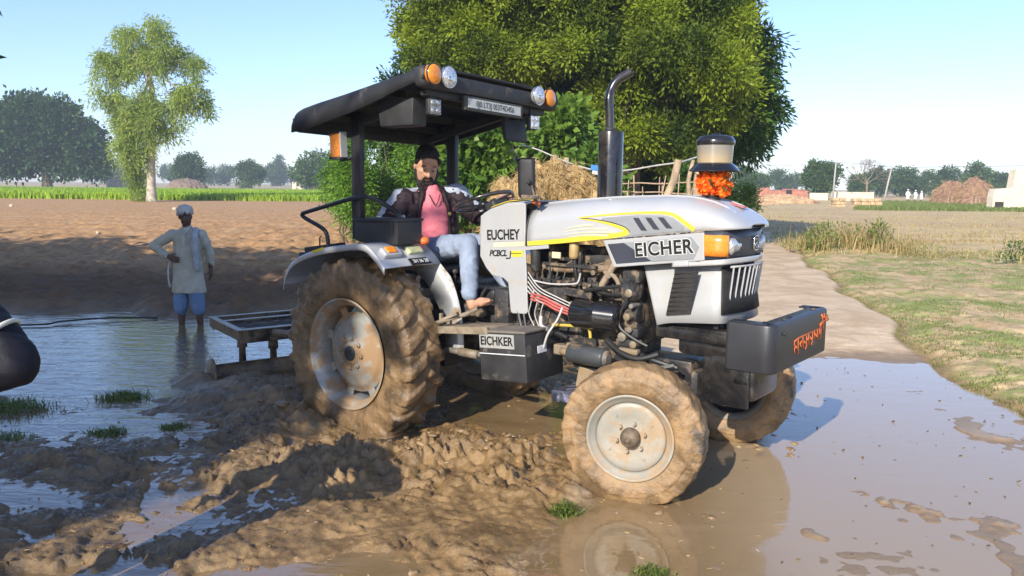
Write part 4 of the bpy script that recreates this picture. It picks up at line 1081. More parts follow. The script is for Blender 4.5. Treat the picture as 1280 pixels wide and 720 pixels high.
# posts
for s_ in (-1, 1):
    q = MB(); q.box((-.275, s_*.53, 1.84), (.085, .045, .98), None, .006); q.box((-.225, s_*.53, 1.84), (.02, .05, .96), None, .004); q.build('canopy_post', MT['black'], tr, 40)
q = MB(); q.curve([(-.29, -.53, 2.0), (-.33, -.55, 1.97), (-.40, -.58, 1.955)], .014, 8); q.curve([(-.30, -.53, 2.17), (-.36, -.56, 2.17)], .014, 8)
q.build('lamp_bracket', MT['black'], tr)
q = MB(); q.box((-.415, -.60, 2.065), (.125, .055, .185), (0, R(-3), 0), .012); ind = q.build('side_indicator', M('dim_amber', (.55, .18, .02), .3, 0, .2, 50, coat=.4), tr, 40)
q = MB(); q.box((-.345, -.60, 2.07), (.012, .06, .19), (0, R(-3), 0)); q.build('indicator_back', MT['white'], ind)
q = MB(); q.box((-.42, -.60, 1.968), (.13, .058, .02), None, .004); q.box((-.42, -.60, 2.163), (.13, .058, .02), None, .004); q.build('indicator_cap', MT['blackdull'], ind)
# rail
q = MB(); q.curve([(.285, -.62, 1.49), (.275, -.62, 1.555), (.24, -.61, 1.575), (.0, -.60, 1.668), (-.16, -.60, 1.675), (-.30, -.60, 1.655), (-.80, -.60, 1.548), (-.865, -.60, 1.53), (-.84, -.60, 1.50), (-.62, -.60, 1.425), (-.56, -.60, 1.37), (-.545, -.60, 1.26)], .0165, 10); q.build('hand_rail', MT['black'], tr)
# toolbox
q = MB(); q.prism([(-.13, 1.505), (.335, 1.515), (.335, 1.345), (-.06, 1.345), (-.13, 1.36)], -.69, -.44, bev=.012); tb = q.build('tool_box', MT['blackdull'], tr, 40)
q = MB(); q.box((.10, -.565, 1.517), (.48, .27, .022), (0, R(-1), 0), .006); q.box((.285, -.695, 1.47), (.022, .012, .10), None, .003); q.build('lid', MT['blackdull'], tb, 40)
q = MB(); q.tube([(.20, -.55, 1.54), (.26, -.55, 1.545)], .012, 6); q.build('handle', MT['white'], tb)

# ---- fenders
FO = [(-.735, .99), (-.725, 1.05), (-.69, 1.11), (-.64, 1.165), (-.56, 1.212), (-.44, 1.256), (-.28, 1.296), (-.12, 1.325), (.05, 1.348), (.165, 1.356), (.235, 1.345), (.29, 1.31), (.36, 1.255), (.415, 1.200)]
for s_ in (-1, 1):
    mb = MB(); rows = []
    P = catmull([(a, 0, b) for a, b in FO], 4)
    for y, dz, dx in [(-.893, -.045, 0), (-.892, -.012, 0), (-.885, 0, 0), (-.60, .004, 0), (-.36, .0, 0)]:
        rows.append([(p.x+(.03 if y > -.5 and p.x > .25 else 0)+dx, -s_*y if s_ > 0 else y, p.z+dz+(.0)) for p in P])
    mb.grid(rows); fd = mb.build('fender', MT['silver'], tr, 50, solid=.006)
    mb = MB(); rows = []   # inner side plate following the wheel
    for p in P:
        ang = atan2(p.z-.535, p.x)
        rows.append([(p.x+(.03 if p.x > .25 else 0), s_*.365, p.z-.002), (p.x*.8, s_*.368, .535+(p.z-.535)*.72)])
    for a in np.linspace(.72, -.12, 10):
        rows.append([(.10+.555*cos(a*.98)+.02, s_*.365, .62+.75*sin(a)), (.10+.40*cos(a), s_*.368, .62+.45*sin(a))])
    mb.grid(rows); mb.build('inner_panel', M('inner_fender', (.42, .43, .42), .35, .3, .1, dirt=.4, dirtscale=4), fd, solid=.006)
    if s_ < 0: fdn = fd
q = MB(); q.box((.335, -.755, 1.298), (.085, .17, .045), (0, R(39), 0), .015, 3); pod = q.build('lamp_housing', MT['silver'], fdn, 40)
q = MB(); q.box((.345, -.765, 1.315), (.060, .085, .030), (0, R(39), 0), .008); q.build('indicator_lens', MT['amber'], pod)
q = MB(); q.box((.325, -.52, 1.300), (.075, .15, .04), (0, R(39), 0), .016, 3); q.build('fender_lamp', M('lamp_yellow_green', (.50, .52, .28), .25, 0, .2, 30, coat=.5), fdn)
q = MB(); q.box((.405, -.53, 1.2275), (.062, .21, .006), (0, R(43), 0), .001); pl = q.build('small_plate', MT['letter'], fdn)
pr = Matrix.Rotation(R(0), 3, 'Z') @ (Euler((0, R(43), 0)).to_matrix() @ Matrix(((0, -1, 0), (1, 0, 0), (0, 0, 1))))
text_mesh('lettering', '3H 36 28', .045, (.4078, -.53, 1.2305), pr, MT['outline'], pl, .0006, .0005, .9, 1.0)
q = MB(); q.box((-.30, -.895, 1.284), (.13, .003, .02), (0, R(-15), 0)); q.build('fender_sticker', MT['yellow'], fdn)
q = MB(); q.box((-.78, -.45, 1.25), (.42, .10, .05), (0, R(-8), 0), .006); q.box((-.86, -.60, 1.17), (.05, .06, .10), None, .006); q.tube([(-.78, -.5, 1.27), (-.78, -.5, 1.34), (-.76, -.5, 1.35)], .006, 5); q.build('rear_bracket', MT['black'], tr)

# ---- platform, pedals, seat, levers, wheel
q = MB(); q.box((.80, -.42, .78), (.55, .30, .018), (0, R(-6), 0), .004); q.box((.80, -.57, .775), (.56, .016, .05), (0, R(-6), 0)); q.box((.80, .42, .78), (.55, .30, .018)); q.box((.58, -.5, .80), (.02, .02, .12)); 
q.box((.66, -.50, .845), (.14, .05, .02), (0, R(-24), R(20))); q.curve([(.58, -.55, .795), (.66, -.5, .83), (.74, -.42, .86), (.80, -.36, .90)], .016, 8)
q.build('foot_platform', M('muddy_platform', (.24, .19, .13), .8, 0, .35, 10, bump=.4), tr, 40)
q = MB()
for x, y, z in [(.99, -.22, .90), (.86, -.14, .93), (.9, .3, .96)]:
    q.box((x, y, z), (.03, .09, .07), (0, R(35), 0), .006); q.curve([(x, y, z-.02), (x+.02, y+.02, z-.10), (x-.06, y+.04, .74)], .012, 7)
q.curve([(.56, -.14, .92), (.60, -.18, 1.10), (.64, -.20, 1.22)], .010, 7); q.sphere((.64, -.20, 1.235), .022); q.curve([(.45, -.16, .92), (.44, -.20, 1.05), (.46, -.22, 1.12)], .010, 7); q.sphere((.46, -.22, 1.13), .022)
q.curve([(.72, -.20, .80), (.70, -.20, .95), (.76, -.20, 1.04)], .013, 7); q.box((.70, -.24, .88), (.16, .08, .12), None, .02); q.box((.60, -.24, .86), (.10, .1, .10), None, .02); q.box((.95, -.2, .92), (.14, .16, .26), None, .03)
q.build_each('pedal_linkage', MT['engine'], tr, 40)
q = MB(); q.box((.55, 0, .96), (.50, .34, .12), None, .03); q.box((.30, 0, 1.02), (.40, .50, .08), None, .02); q.build('gearbox_cover', MT['black'], tr, 40)
q = MB(); q.box((.03, 0, 1.115), (.42, .46, .09), None, .035, 4); seat = q.build('seat', M('black_vinyl', (.02, .02, .022), .45, 0, .2), tr, 60)
q = MB(); q.box((-.21, 0, 1.30), (.08, .44, .34), (0, R(-10), 0), .035, 4); q.build('backrest', M('black_vinyl_back', (.02, .02, .022), .45, 0, .2), seat, 60)
swc = Vector((.545, 0, 1.650)); sn = Vector((-.33, 0, .94)).normalized(); su = Vector((.94, 0, .33)).normalized(); sv = Vector((0, 1, 0))
q = MB(); q.tube([swc+su*.235*cos(a)+sv*.215*sin(a) for a in np.linspace(0, 2*pi, 40, endpoint=False)], .0155, 9, closed=True); sw = q.build('steering_wheel', MT['gloss'], tr)
q = MB()
for a in (.5, 2.6, 4.2): q.tube([swc-sn*.03, swc+su*.225*cos(a)+sv*.205*sin(a)], .010, 7)
q.build_each('spoke', MT['black'], sw)
q = MB(); q.sphere(swc-sn*.02, (.045, .045, .03)); q.tube([swc-sn*.02, swc-sn*.02+Vector((.16, 0, -.32))], .022, 9); q.build('steering_column', MT['black'], tr)
# mirror
q = MB(); q.box((1.215, -.34, 1.825), (.115, .03, .27), (R(4), 0, R(14)), .03, 4); mi = q.build('mirror', MT['blackdull'], tr, 60)
q = MB(); q.curve([(1.255, -.335, 1.78), (1.27, -.33, 1.72), (1.28, -.31, 1.665), (1.275, -.28, 1.63)], .008, 7); q.sphere((1.25, -.362, 1.80), .016); q.box((1.25, -.345, 1.70), (.13, .02, .03), (0, 0, R(14)), .006); q.build('mirror_arm', MT['engine'], mi)
q = MB(); q.tube([(1.245, -.30, 1.66), (1.26, -.30, 1.675), (1.285, -.29, 1.655), (1.265, -.28, 1.65)], .016, 6); q.build('red_knot', MT['orange'], mi)
# muffler and stack pipe
q = MB(); q.lathe([(1.66, .05), (1.668, .083), (2.12, .083), (2.135, .078), (2.150, .03)], (1.655, 0, 0), 'z', 32); mf = q.build('muffler', MT['gloss'], tr, 40)
q = MB(); q.curve([(1.645, 0, 2.13), (1.64, 0, 2.24), (1.632, .0, 2.34), (1.635, .02, 2.41), (1.665, .05, 2.475), (1.735, .11, 2.53)], [.029]*31, 14); q.build('stack_pipe', MT['gloss'], mf)
q = MB(); q.lathe([(2.13, .032), (2.145, .036), (2.165, .034)], (1.645, 0, 0), 'z', 18); q.build('pipe_collar', MT['engine'], mf)
# air pre-cleaner
q = MB(); q.lathe([(1.80, .040), (1.88, .045), (1.885, .06)], (2.395, 0, 0), 'z', 20); q.lathe([(1.835, .047), (1.85, .05), (1.86, .047)], (2.395, 0, 0), 'z', 20); q.lathe([(1.68, .05), (1.80, .05)], (2.395, 0, 0), 'z', 20); ac = q.build('air_cleaner', MT['black'], tr, 40)
q = MB(); q.lathe([(1.872, .148), (1.878, .152), (1.915, .118), (1.925, .104), (1.92, .03)], (2.395, 0, 0), 'z', 40); q.build('skirt', MT['gloss'], ac, 40)
m, t, bs = newmat('dusty_bowl')
co = t.coord(); sz = t.n('ShaderNodeSeparateXYZ'); t.l(co, sz.inputs[0])
setp(t, bs, Base_Color=t.mix(t.ramp(sz.outputs['Z'], 1.93, 2.02), (.50, .38, .23), (.30, .275, .23)), Roughness=.25, Transmission_Weight=.15, Coat_Weight=.5)
q = MB(); q.lathe([(1.915, .09), (1.922, .104), (1.96, .106), (2.035, .110), (2.04, .09)], (2.395, 0, 0), 'z', 40); q.build('bowl', m, ac, 40)
q = MB(); q.lathe([(2.03, .112), (2.04, .118), (2.06, .116), (2.083, .098), (2.092, .05), (2.093, .028), (2.102, .026), (2.105, .0)], (2.395, 0, 0), 'z', 40); q.build('cap', MT['gloss'], ac)
q = MB(); q.box((2.545, .03, interp(2.545, ZTx, ZTz)+.006), (.10, .075, .003), (0, R(15), 0)); q.build('red_smear', M('faded_vermilion', (.62, .20, .16), .5, 0, .2, 30), hood)

# ---- wheels
def tyre(name, loc, R_, rb, w_, nl, lug, mat, parent, seed, rz=0., mudamp=.02, n=420, m_=72):
    prof = [(-.34, rb), (-.44, rb+.012), (-.50, rb+(R_-rb)*.30), (-.515, rb+(R_-rb)*.55), (-.49, R_-.060), (-.455, R_-.025), (-.40, R_-.006), (-.2, R_), (0, R_+.003), (.2, R_), (.40, R_-.006), (.455, R_-.025), (.49, R_-.06), (.515, rb+(R_-rb)*.55), (.50, rb+(R_-rb)*.30), (.44, rb+.012), (.34, rb)]
    pp = np.array([(p.x, p.z) for p in catmull([(a, 0, b) for a, b in prof], 5)]); m_ = len(pp)
    u = np.linspace(0, 2*pi, n, endpoint=False); U, J = np.meshgrid(u, np.arange(m_), indexing='ij')
    A = pp[J, 0]; RR = pp[J, 1].copy(); Yv = A*w_
    tread = sstep(rb+(R_-rb)*.60, R_-.03, RR)
    side = np.sign(A+1e-6)
    ph = (U*nl/(2*pi)+np.abs(A)*1.25+.5*(side > 0)) % 1
    lf = sstep(.0, .10, ph)*(1-sstep(.42, .54, ph))*sstep(-.02, .06, np.abs(A))
    x0, z0 = RR*np.cos(U), RR*np.sin(U)
    f = fbm(x0*7, z0*7, Yv*7, 3, seed); f2 = ridge(x0*13+Yv*4, z0*13-Yv*3, 3, seed+1); f3 = fbm(x0*40, z0*40, Yv*40, 2, seed+2)
    fill = sstep(-.5, .6, fbm(x0*3, z0*3, Yv*3, 2, seed+7))
    body = sstep(rb+.01, rb+(R_-rb)*.35, RR)
    dr = tread*(lug*lf*(1-.45*fill)+mudamp*(.5*f+.45*f2*(.4+.6*fill)+.14*f3)+.3*lug*fill)+body*(1-tread)*mudamp*(.22*f+.16*f2+.05*f3)
    dy = side*(1-tread*.8)*body*mudamp*(.5*f+.25*f2+.12*f3)+side*sstep(R_-.10, R_-.03, RR)*(np.abs(A) > .42)*lug*.5*lf
    RR = RR+dr; Yv = Yv+dy
    V = np.stack([RR*np.cos(U), Yv, RR*np.sin(U)], -1).reshape(-1, 3)
    ii = np.arange(n)[:, None]; jj = np.arange(m_-1)[None, :]
    a = ii*m_+jj; b = ((ii+1) % n)*m_+jj
    Fq = np.stack([a, a+1, b+1, b], -1).reshape(-1, 4)
    o = mesh_np('tyre', V, Fq, mat, parent)
    return o
def rear_wheel(s_):
    root = bpy.data.objects.new('rear_wheel', None); link(root, tr); root.location = (-.03, s_*.71, .535); root.rotation_euler = (0, R(17*(s_+2)), 0)
    tyre('tyre', None, .672, .405, .35, 22, .028, MT['tyrer'], root, 5+s_, mudamp=.016)
    q = MB(); y = s_*.160
    q.lathe([(y+s_*.008, .415), (y+s_*.014, .405), (y+s_*.004, .395), (y-s_*.020, .388), (y-s_*.03, .365), (y-s_*.075, .355), (y-s_*.13, .350), (y-s_*.20, .345), (y-s_*.26, .36), (y-s_*.33, .40)], (0, 0, 0), 'y', 72); rim = q.build('rim', MT['rimr'], root)
    q = MB(); yd = s_*.075
    q.lathe([(yd-s_*.03, .30), (yd-s_*.01, .262), (yd+s_*.0, .255), (yd+s_*.006, .235), (yd+s_*.012, .19), (yd+s_*.030, .14), (yd+s_*.032, .085), (yd+s_*.045, .078), (yd+s_*.046, .055)], (0, 0, 0), 'y', 64)
    for k in range(8):
        a = 2*pi*k/8
        q.box((.335*cos(a), yd-s_*.035, .335*sin(a)), (.09, .012, .07), (0, -a, 0), .003)
    disc = q.build('wheel_disc', MT['rimr'], root)
    q = MB()
    for k in range(8):
        a = 2*pi*k/8+.2
        q.lathe([(yd+s_*.02, .018), (yd+s_*.048, .018), (yd+s_*.050, .010), (yd+s_*.062, .010)], (.112*cos(a), 0, .112*sin(a)), 'y', 6)
    q.build_each('wheel_nut', MT['rimr'], disc)
    q = MB(); q.lathe([(yd, .058), (yd+s_*.056, .056), (yd+s_*.060, .050), (yd+s_*.056, .03), (yd+s_*.055, .01)], (0, 0, 0), 'y', 28); q.build('hub', M('dark_hub', (.03, .033, .032), .5), disc)
    return root
for s_ in (-1, 1): rear_wheel(s_)
def front_wheel(s_, z, rzz):
    root = bpy.data.objects.new('front_wheel', None); link(root, tr); root.location = (2.29, s_*.70, z); root.rotation_euler = (0, 0, rzz)
    tyre('tyre', None, .408, .235, .215, 26, .006, MT['tyref'], root, 21+s_, mudamp=.012, n=360)
    q = MB(); y = s_*.105
    q.lathe([(y+s_*.004, .252), (y+s_*.010, .245), (y+s_*.002, .236), (y-s_*.010, .230), (y-s_*.018, .212), (y-s_*.03, .203), (y-s_*.05, .198), (y-s_*.10, .195), (y-s_*.18, .22), (y-s_*.20, .24)], (0, 0, 0), 'y', 64); rim = q.build('rim', MT['rimf'], root)
    q = MB(); yd = y-s_*.022
    q.lathe([(yd-s_*.03, .202), (yd-s_*.005, .199), (yd, .194), (yd+s_*.004, .17), (yd-s_*.004, .12), (yd-s_*.012, .09), (yd-s_*.008, .06)], (0, 0, 0), 'y', 64); disc = q.build('wheel_disc', MT['rimf'], root)
    q = MB()
    for k in range(6):
        a = 2*pi*k/6+.3; q.lathe([(yd-s_*.012, .012), (yd+s_*.012, .012), (yd+s_*.013, .007), (yd+s_*.022, .007)], (.083*cos(a), 0, .083*sin(a)), 'y', 6)
    for k in range(4):
        a = 2*pi*k/4+.6; q.lathe([(yd, .006), (yd+s_*.008, .006)], (.145*cos(a), 0, .145*sin(a)), 'y', 8)
    q.build_each('wheel_nut', MT['rimf'], disc)
    q = MB(); q.lathe([(yd-s_*.02, .058), (yd+s_*.02, .056), (yd+s_*.03, .050), (yd+s_*.045, .046), (yd+s_*.055, .030), (yd+s_*.056, .012), (yd+s_*.065, .010)], (0, 0, 0), 'y', 24); q.build('hub', MT['hub'], disc)
    if s_ > 0:   # inner side of the far wheel shows: brake plate
        q = MB(); q.lathe([(-.09, .19), (-.05, .195), (-.02, .12), (-.12, .07), (-.16, .05)], (0, 0, 0), 'y', 40); q.build('inner_disc', MT['black'], disc)
    return root
front_wheel(-1, .372, R(17)); front_wheel(1, .40, R(15))
q = MB(); q.box((2.29, 0, .46), (.14, 1.05, .12), None, .02); q.box((2.29, 0, .56), (.2, .2, .16), None, .02)
for s_ in (-1, 1): q.lathe([(.28, .035), (.56, .035)], (2.29, s_*.53, 0), 'z', 14); q.tube([(2.29, s_*.53, .38), (2.29, s_*.64, .385)], .04, 12)
q.tube([(2.14, -.5, .50), (2.14, .5, .50)], .018, 8); q.curve([(2.14, -.5, .50), (2.05, -.40, .58), (1.8, -.3, .66)], .018, 8)
q.build('front_axle', MT['engine'], tr, 40)

# ---- garland round the air intake
gl = MB(); rng = np.random.default_rng(8)
def flower_mb(mb, c, r, rng):
    for k in range(26):
        d = Vector(rng.normal(size=3)).normalized(); s_ = d.orthogonal().normalized(); p = c+d*r*.55; tip = c+d*r*rng.uniform(.9, 1.15)
        u_ = d.cross(s_); a = rng.uniform(0, 6.28); s2 = s_*cos(a)+u_*sin(a)
        mb.poly([p-s2*r*.30, tip-s2*r*.26, tip+s2*r*.26, p+s2*r*.30])
    mb.sphere(c, r*.62, 8, 6)
GW = T2W((2.395, 0, 1.73)); gar = empty('marigold_garland', GW, YAW, 'orange marigold garland wound round the neck of the air intake on the hood', 'garland')
m, t, bs = newmat('marigold'); isl = t.n('ShaderNodeNewGeometry').outputs['Random Per Island']
setp(t, bs, Base_Color=t.mix(isl, (.90, .10, .005), (.98, .24, .008)), Roughness=.7)
for lay in range(3):
    nk = 11
    for k in range(nk):
        a = 2*pi*(k+.5*lay)/nk; r_ = .078-.010*abs(lay-1)
        flower_mb(gl, Vector((r_*cos(a), r_*sin(a), .035+.040*lay+rng.normal()*.008)), .037, rng)
gl.build('flower', m, gar)
q = MB(); rg = np.random.default_rng(4)
for k in range(26):
    a = rg.uniform(0, 6.28); c_ = Vector((.075*cos(a), .075*sin(a), .11+rg.uniform(-.08, .04))); d = Vector((cos(a), sin(a), rg.uniform(-.6, .6))).normalized(); s_ = d.cross(Vector((0, 0, 1))).normalized()
    q.poly([c_, c_+d*.04+s_*.012, c_+d*.085, c_+d*.04-s_*.012])
q.build_each('leaf', M('dark_leaf_trim', (.05, .08, .02), .6, 0, .4), gar)
# a small orange cloth on the fender
q = MB(); q.sphere((0, 0, .03), (.045, .04, .032), 14, 10); 
ob = q.build('cloth_bundle', MT['orange'], None); ob.location = T2W((.33, -.42, 1.335)); ob.rotation_euler = (0, 0, YAW)
tag(ob, 'small orange cloth bundle on the near fender next to the driver', 'cloth')
# ================================================================== ground cover
def gh(x, y): return ground_h(np.asarray(x, float), np.asarray(y, float))
def blades(name, X, Y, H, W, lean, mat, rng, sink=.01, tintv=None, Z=None, parent=None):
    n = len(X); Z = gh(X, Y)-sink if Z is None else Z
    a = rng.uniform(0, 2*pi, n); s_ = np.stack([np.cos(a), np.sin(a), 0*a], -1)*W[:, None]*.5
    ld = rng.uniform(0, 2*pi, n); l_ = np.stack([np.cos(ld), np.sin(ld), 0*ld], -1)*(lean*H*rng.uniform(.2, 1, n))[:, None]
    P = np.stack([X, Y, Z], -1); up = np.array([0, 0, 1.])*H[:, None]
    v0, v1 = P-s_, P+s_; v2 = P+l_*.35+up*.55+s_*.7; v3 = P+l_*.35+up*.55-s_*.7; v4 = P+l_+up*(1-.3*lean)
    V = np.stack([v0, v1, v2, v3, v4], 1).reshape(-1, 3); b = np.arange(n)[:, None]*5
    F = np.concatenate([b+np.array([[0, 1, 2]]), b+np.array([[0, 2, 3]]), b+np.array([[3, 2, 4]])])
    T = np.repeat(np.clip(tintv if tintv is not None else rng.random(n), 0, 1), 5)
    return mesh_np(name, V, F, MT[mat], parent, False, {'tint': T})
rng = np.random.default_rng(77)
# mustard crop on the left, beyond the brown field
n = 52000
Y_ = 70+62*rng.random(n)**1.5; X_ = Y_*(-.70+.64*rng.random(n)); ok = (X_ < -.10*Y_+2)&~((np.abs(X_-px(190, 64)) < 3)&(Y_ < 66))
X_, Y_ = X_[ok], Y_[ok]
tag(blades('mustard_crop', X_, Y_, .75*rng.uniform(.6, 1.15, len(X_)), rng.uniform(.08, .2, len(X_)), .5, 'crop', rng, tintv=.5+.5*fbm(X_*.05, Y_*.12, oct=3, seed=5)+.2*rng.normal(size=len(X_))), kind='stuff')
# green strip on the right
n = 24000; Y_ = 62+42*rng.random(n)**1.3; X_ = Y_*(.10+.70*rng.random(n)); ok = (X_ > .40*Y_)|(Y_ > 88)
X_, Y_ = X_[ok], Y_[ok]; ok = X_ > .44*Y_-1; X_, Y_ = X_[ok], Y_[ok]
tag(blades('young_wheat', X_, Y_, .34*rng.uniform(.6, 1.2, len(X_)), rng.uniform(.06, .14, len(X_)), .5, 'grass', rng), kind='stuff')
# verge grass
n = 90000; Y_ = 4.6+16*rng.random(n)**1.6; X_ = xr_road(Y_)+.02+(.5+Y_*.62)*rng.random(n)**1.1
p_ = .8*fbm(X_*.8, Y_*.8, oct=4, seed=61)+.6*fbm(X_*3, Y_*3, oct=2, seed=62); ok = (p_ > .02)&(X_ < .75*Y_+1)
Xg, Yg, pg = X_[ok], Y_[ok], p_[ok]
tag(blades('verge_grass', Xg, Yg, rng.uniform(.02, .065, len(Xg)), rng.uniform(.004, .010, len(Xg)), .9, 'grass', rng, tintv=.3+.6*rng.random(len(Xg))), kind='stuff')
n = 60000; Y_ = 4.6+30*rng.random(n)**1.9; X_ = xr_road(Y_)-.02+(.3+Y_*.65)*rng.random(n)
ok = (X_ < .8*Y_+1); tag(blades('dry_grass', X_[ok], Y_[ok], rng.uniform(.012, .045, ok.sum()), rng.uniform(.004, .010, ok.sum()), 1.3, 'drygrass', rng), kind='stuff')
n = 30000; Y_ = 20+45*rng.random(n)**1.4; X_ = xr_road(Y_)+.2+(Y_*.75)*rng.random(n); q_ = fbm(X_*.10, Y_*.9, oct=3, seed=71)
ok = (X_ < .75*Y_)&(q_ > .1); tag(blades('stubble', X_[ok], Y_[ok], rng.uniform(.05, .2, ok.sum()), rng.uniform(.015, .04, ok.sum()), .9, 'drygrass', rng, tintv=rng.random(ok.sum())), kind='stuff')
# weeds along the field edge
def weed(label, x, y, h, r_, n, leaf='grass', dry=.35, seed=0, name='weed_clump', group='tall weeds along the edge of the dry field'):
    rg = np.random.default_rng(seed); X_ = rg.normal(size=n)*r_*.5; Y_ = rg.normal(size=n)*r_*.35
    z = ground_z(x, y); root = empty(name, (x, y, z), 0, label, 'weeds', group)
    nd = int(n*dry)
    blades('dry_stems', X_[:nd], Y_[:nd], h*rg.uniform(.5, 1.1, nd), rg.uniform(.008, .02, nd)*(1+y/25), .55, 'drygrass', rg, Z=np.zeros(nd)-.02, parent=root)  # thin dry stem blades of the weed clump
    P = np.stack([X_[nd:], Y_[nd:], h*rg.random(n-nd)*.9*np.exp(-(X_[nd:]/r_)**2)], -1); D = rg.normal(size=P.shape); D[:, 2] = np.abs(D[:, 2])+.5; D /= np.linalg.norm(D, axis=1)[:, None]
    V, F, T = leaves_mesh(P, D, h*.16*rg.uniform(.5, 1.2, len(P)), h*.05*rg.uniform(.6, 1.2, len(P)), rg, .2); mesh_np('leaves', V, F, MT[leaf], root, False, {'tint': T})
    return root
wl = [(1010, 21.5, .62, .55, 'green weed clump nearest the concrete road'), (1028, 21, .85, .5, 'tallest pointed weed clump near the road'), (1052, 22, .72, .8, 'bushy dry-tipped weed clump between two greener ones'),
      (1078, 21.5, .70, .6, 'yellowing weed clump in the middle of the weed row'), (1096, 21, .88, .45, 'upright green weed clump right of the yellowing one'), (1125, 20.5, .5, .7, 'sprawling dry weed clump'),
      (1160, 19.5, .38, .9, 'low green weeds in the shallow ditch'), (1192, 19.2, .30, .8, 'lowest green weeds at the right end of the ditch'), (1270, 18.0, .55, .42, 'dark green bushy plant at the right edge of the picture'), (985, 24, .4, .9, 'short green weeds beside the far road edge')]
for i, (u, d, h, r_, lb) in enumerate(wl): weed(lb, px(u, d), d, h, r_, 420, 'grass' if i != 8 else 'farleaf', [.25, .12, .5, .55, .15, .6, .05, .05, .03, .2][i], 300+i)
# grass tufts in the mud
for i, (x, y, h, r_, lb) in enumerate([(-3.2, 6.42, .11, .22, 'green grass tuft standing in the left pool'), (-3.95, 6.05, .09, .40, 'wide green grass patch at the left edge of the mud'), (-2.85, 5.5, .07, .14, 'small grass tuft in the wet mud below the pool tuft'),
                                       (-2.45, 5.65, .06, .12, 'tiny grass tuft right of the small one in the mud'), (.30, 4.18, .085, .09, 'grass tuft in sunlit mud left of the front wheel'), (.66, 3.50, .05, .10, 'flattened grass tuft at the bottom edge of the mud'), (-3.55, 5.35, .05, .25, 'thin grass patch in the dark mud at lower left')]):
    rg = np.random.default_rng(400+i); n = int(160+1700*r_); a = rg.uniform(0, 6.28, n); rr = r_*np.sqrt(rg.random(n)); X_ = x+rr*np.cos(a)*1.25*rg.uniform(.3, 1, n); Y_ = y+rr*np.sin(a)*.95*rg.uniform(.3, 1, n)
    o = blades('grass_tuft', X_, Y_, h*rg.uniform(.4, 1.2, n), rg.uniform(.004, .009, n), 1.5, 'grass', rg, Z=np.maximum(gh(X_, Y_), -.01)-.005)
    tag(o, lb, 'grass tuft', 'grass tufts growing in the mud')
# straw bits and crumbs of mud on mud and wet road
n = 900; X_ = rng.uniform(-3.3, 1.3, n); Y_ = rng.uniform(3.0, 8.6, n); Zg = np.maximum(gh(X_, Y_), 0)+.003
D = np.stack([rng.normal(size=n), rng.normal(size=n), .12*rng.normal(size=n)], -1); D /= np.linalg.norm(D, axis=1)[:, None]
V, F, T = leaves_mesh(np.stack([X_, Y_, Zg], -1), D, rng.uniform(.012, .05, n), rng.uniform(.003, .010, n), rng, .1)
tag(mesh_np('straw_litter', V, F, MT['straw'], None, False, {'tint': T}), kind='stuff')
n = 130; X_ = rng.uniform(1.2, 4.0, n); Y_ = rng.uniform(3.2, 7.8, n); ok = X_ < xr_road(Y_)-.05; X_, Y_ = X_[ok], Y_[ok]
D = np.stack([rng.normal(size=len(X_)), rng.normal(size=len(X_)), .25*rng.normal(size=len(X_))], -1); D /= np.linalg.norm(D, axis=1)[:, None]
V, F, T = leaves_mesh(np.stack([X_, Y_, X_*0+.003], -1), D, rng.uniform(.012, .04, len(X_)), rng.uniform(.008, .02, len(X_)), rng, .3)
tag(mesh_np('leaf_litter', V, F, M('dead_leaf', (.13, .08, .04), .7, 0, .5, 3), None, False, {'tint': T}), kind='stuff')
# clods of mud thrown up round the wheels
def clod_mesh(n, cx, cy, sx_, sy_, r0, r1, rg, zoff=0.):
    vs, fs = [], []
    bmx = bmesh.new(); bmesh.ops.create_icosphere(bmx, subdivisions=2, radius=1); base = np.array([v.co[:] for v in bmx.verts]); bf = np.array([[v.index for v in f.verts] for f in bmx.faces]); bmx.free()
    for k in range(n):
        x, y = cx+rg.normal()*sx_, cy+rg.normal()*sy_; r_ = rg.uniform(r0, r1)*(.4+.8*rg.random()); s_ = rg.uniform(.6, 1.5, 3); s_[2] *= .5
        nn = fbm(base[:, 0]*1.3+k*7, base[:, 1]*1.3, base[:, 2]*1.3, 2, 9); v = base*(1+.5*nn[:, None])*r_*s_
        a = rg.uniform(0, 6.28); v = np.stack([v[:, 0]*cos(a)-v[:, 1]*sin(a), v[:, 0]*sin(a)+v[:, 1]*cos(a), v[:, 2]], -1)
        z = max(-.004, ground_z(x, y)-.004)
        fs.append(bf+len(vs)*len(base)); vs.append(v+np.array([x, y, z+r_*.15+zoff]))
    return np.concatenate(vs), np.concatenate(fs)
rg = np.random.default_rng(31); Vs, Fs, o_ = [], [], 0
for n_, cx, cy, sx_, sy_, r0, r1 in [(26, -.55, 5.1, .35, .16, .012, .035), (16, -.1, 5.15, .12, .10, .015, .035), (14, .2, 4.6, .2, .1, .01, .022), (24, -2.2, 6.5, .32, .32, .015, .035), (14, -1.85, 5.7, .22, .25, .015, .045), (14, 1.0, 4.2, .16, .08, .008, .02),
                                      (14, -1.1, 4.1, .5, .3, .008, .022), (12, -2.3, 3.6, .5, .25, .008, .022), (14, -1.6, 4.9, .4, .2, .01, .025), (16, 1.95, 5.4, .25, .15, .01, .025)]:
    v, f = clod_mesh(n_, cx, cy, sx_, sy_, r0, r1, rg); Vs.append(v); Fs.append(f+o_); o_ += len(v)
mudm, t, bs = newmat('wet_mud_clod'); co = t.n('ShaderNodeNewGeometry').outputs['Position']
sx2 = t.n('ShaderNodeSeparateXYZ'); t.l(co, sx2.inputs[0])
c_ = t.mix(t.ramp(t.noise(co, 5, 6), .32, .68), (.20, .128, .062), (.36, .238, .122))
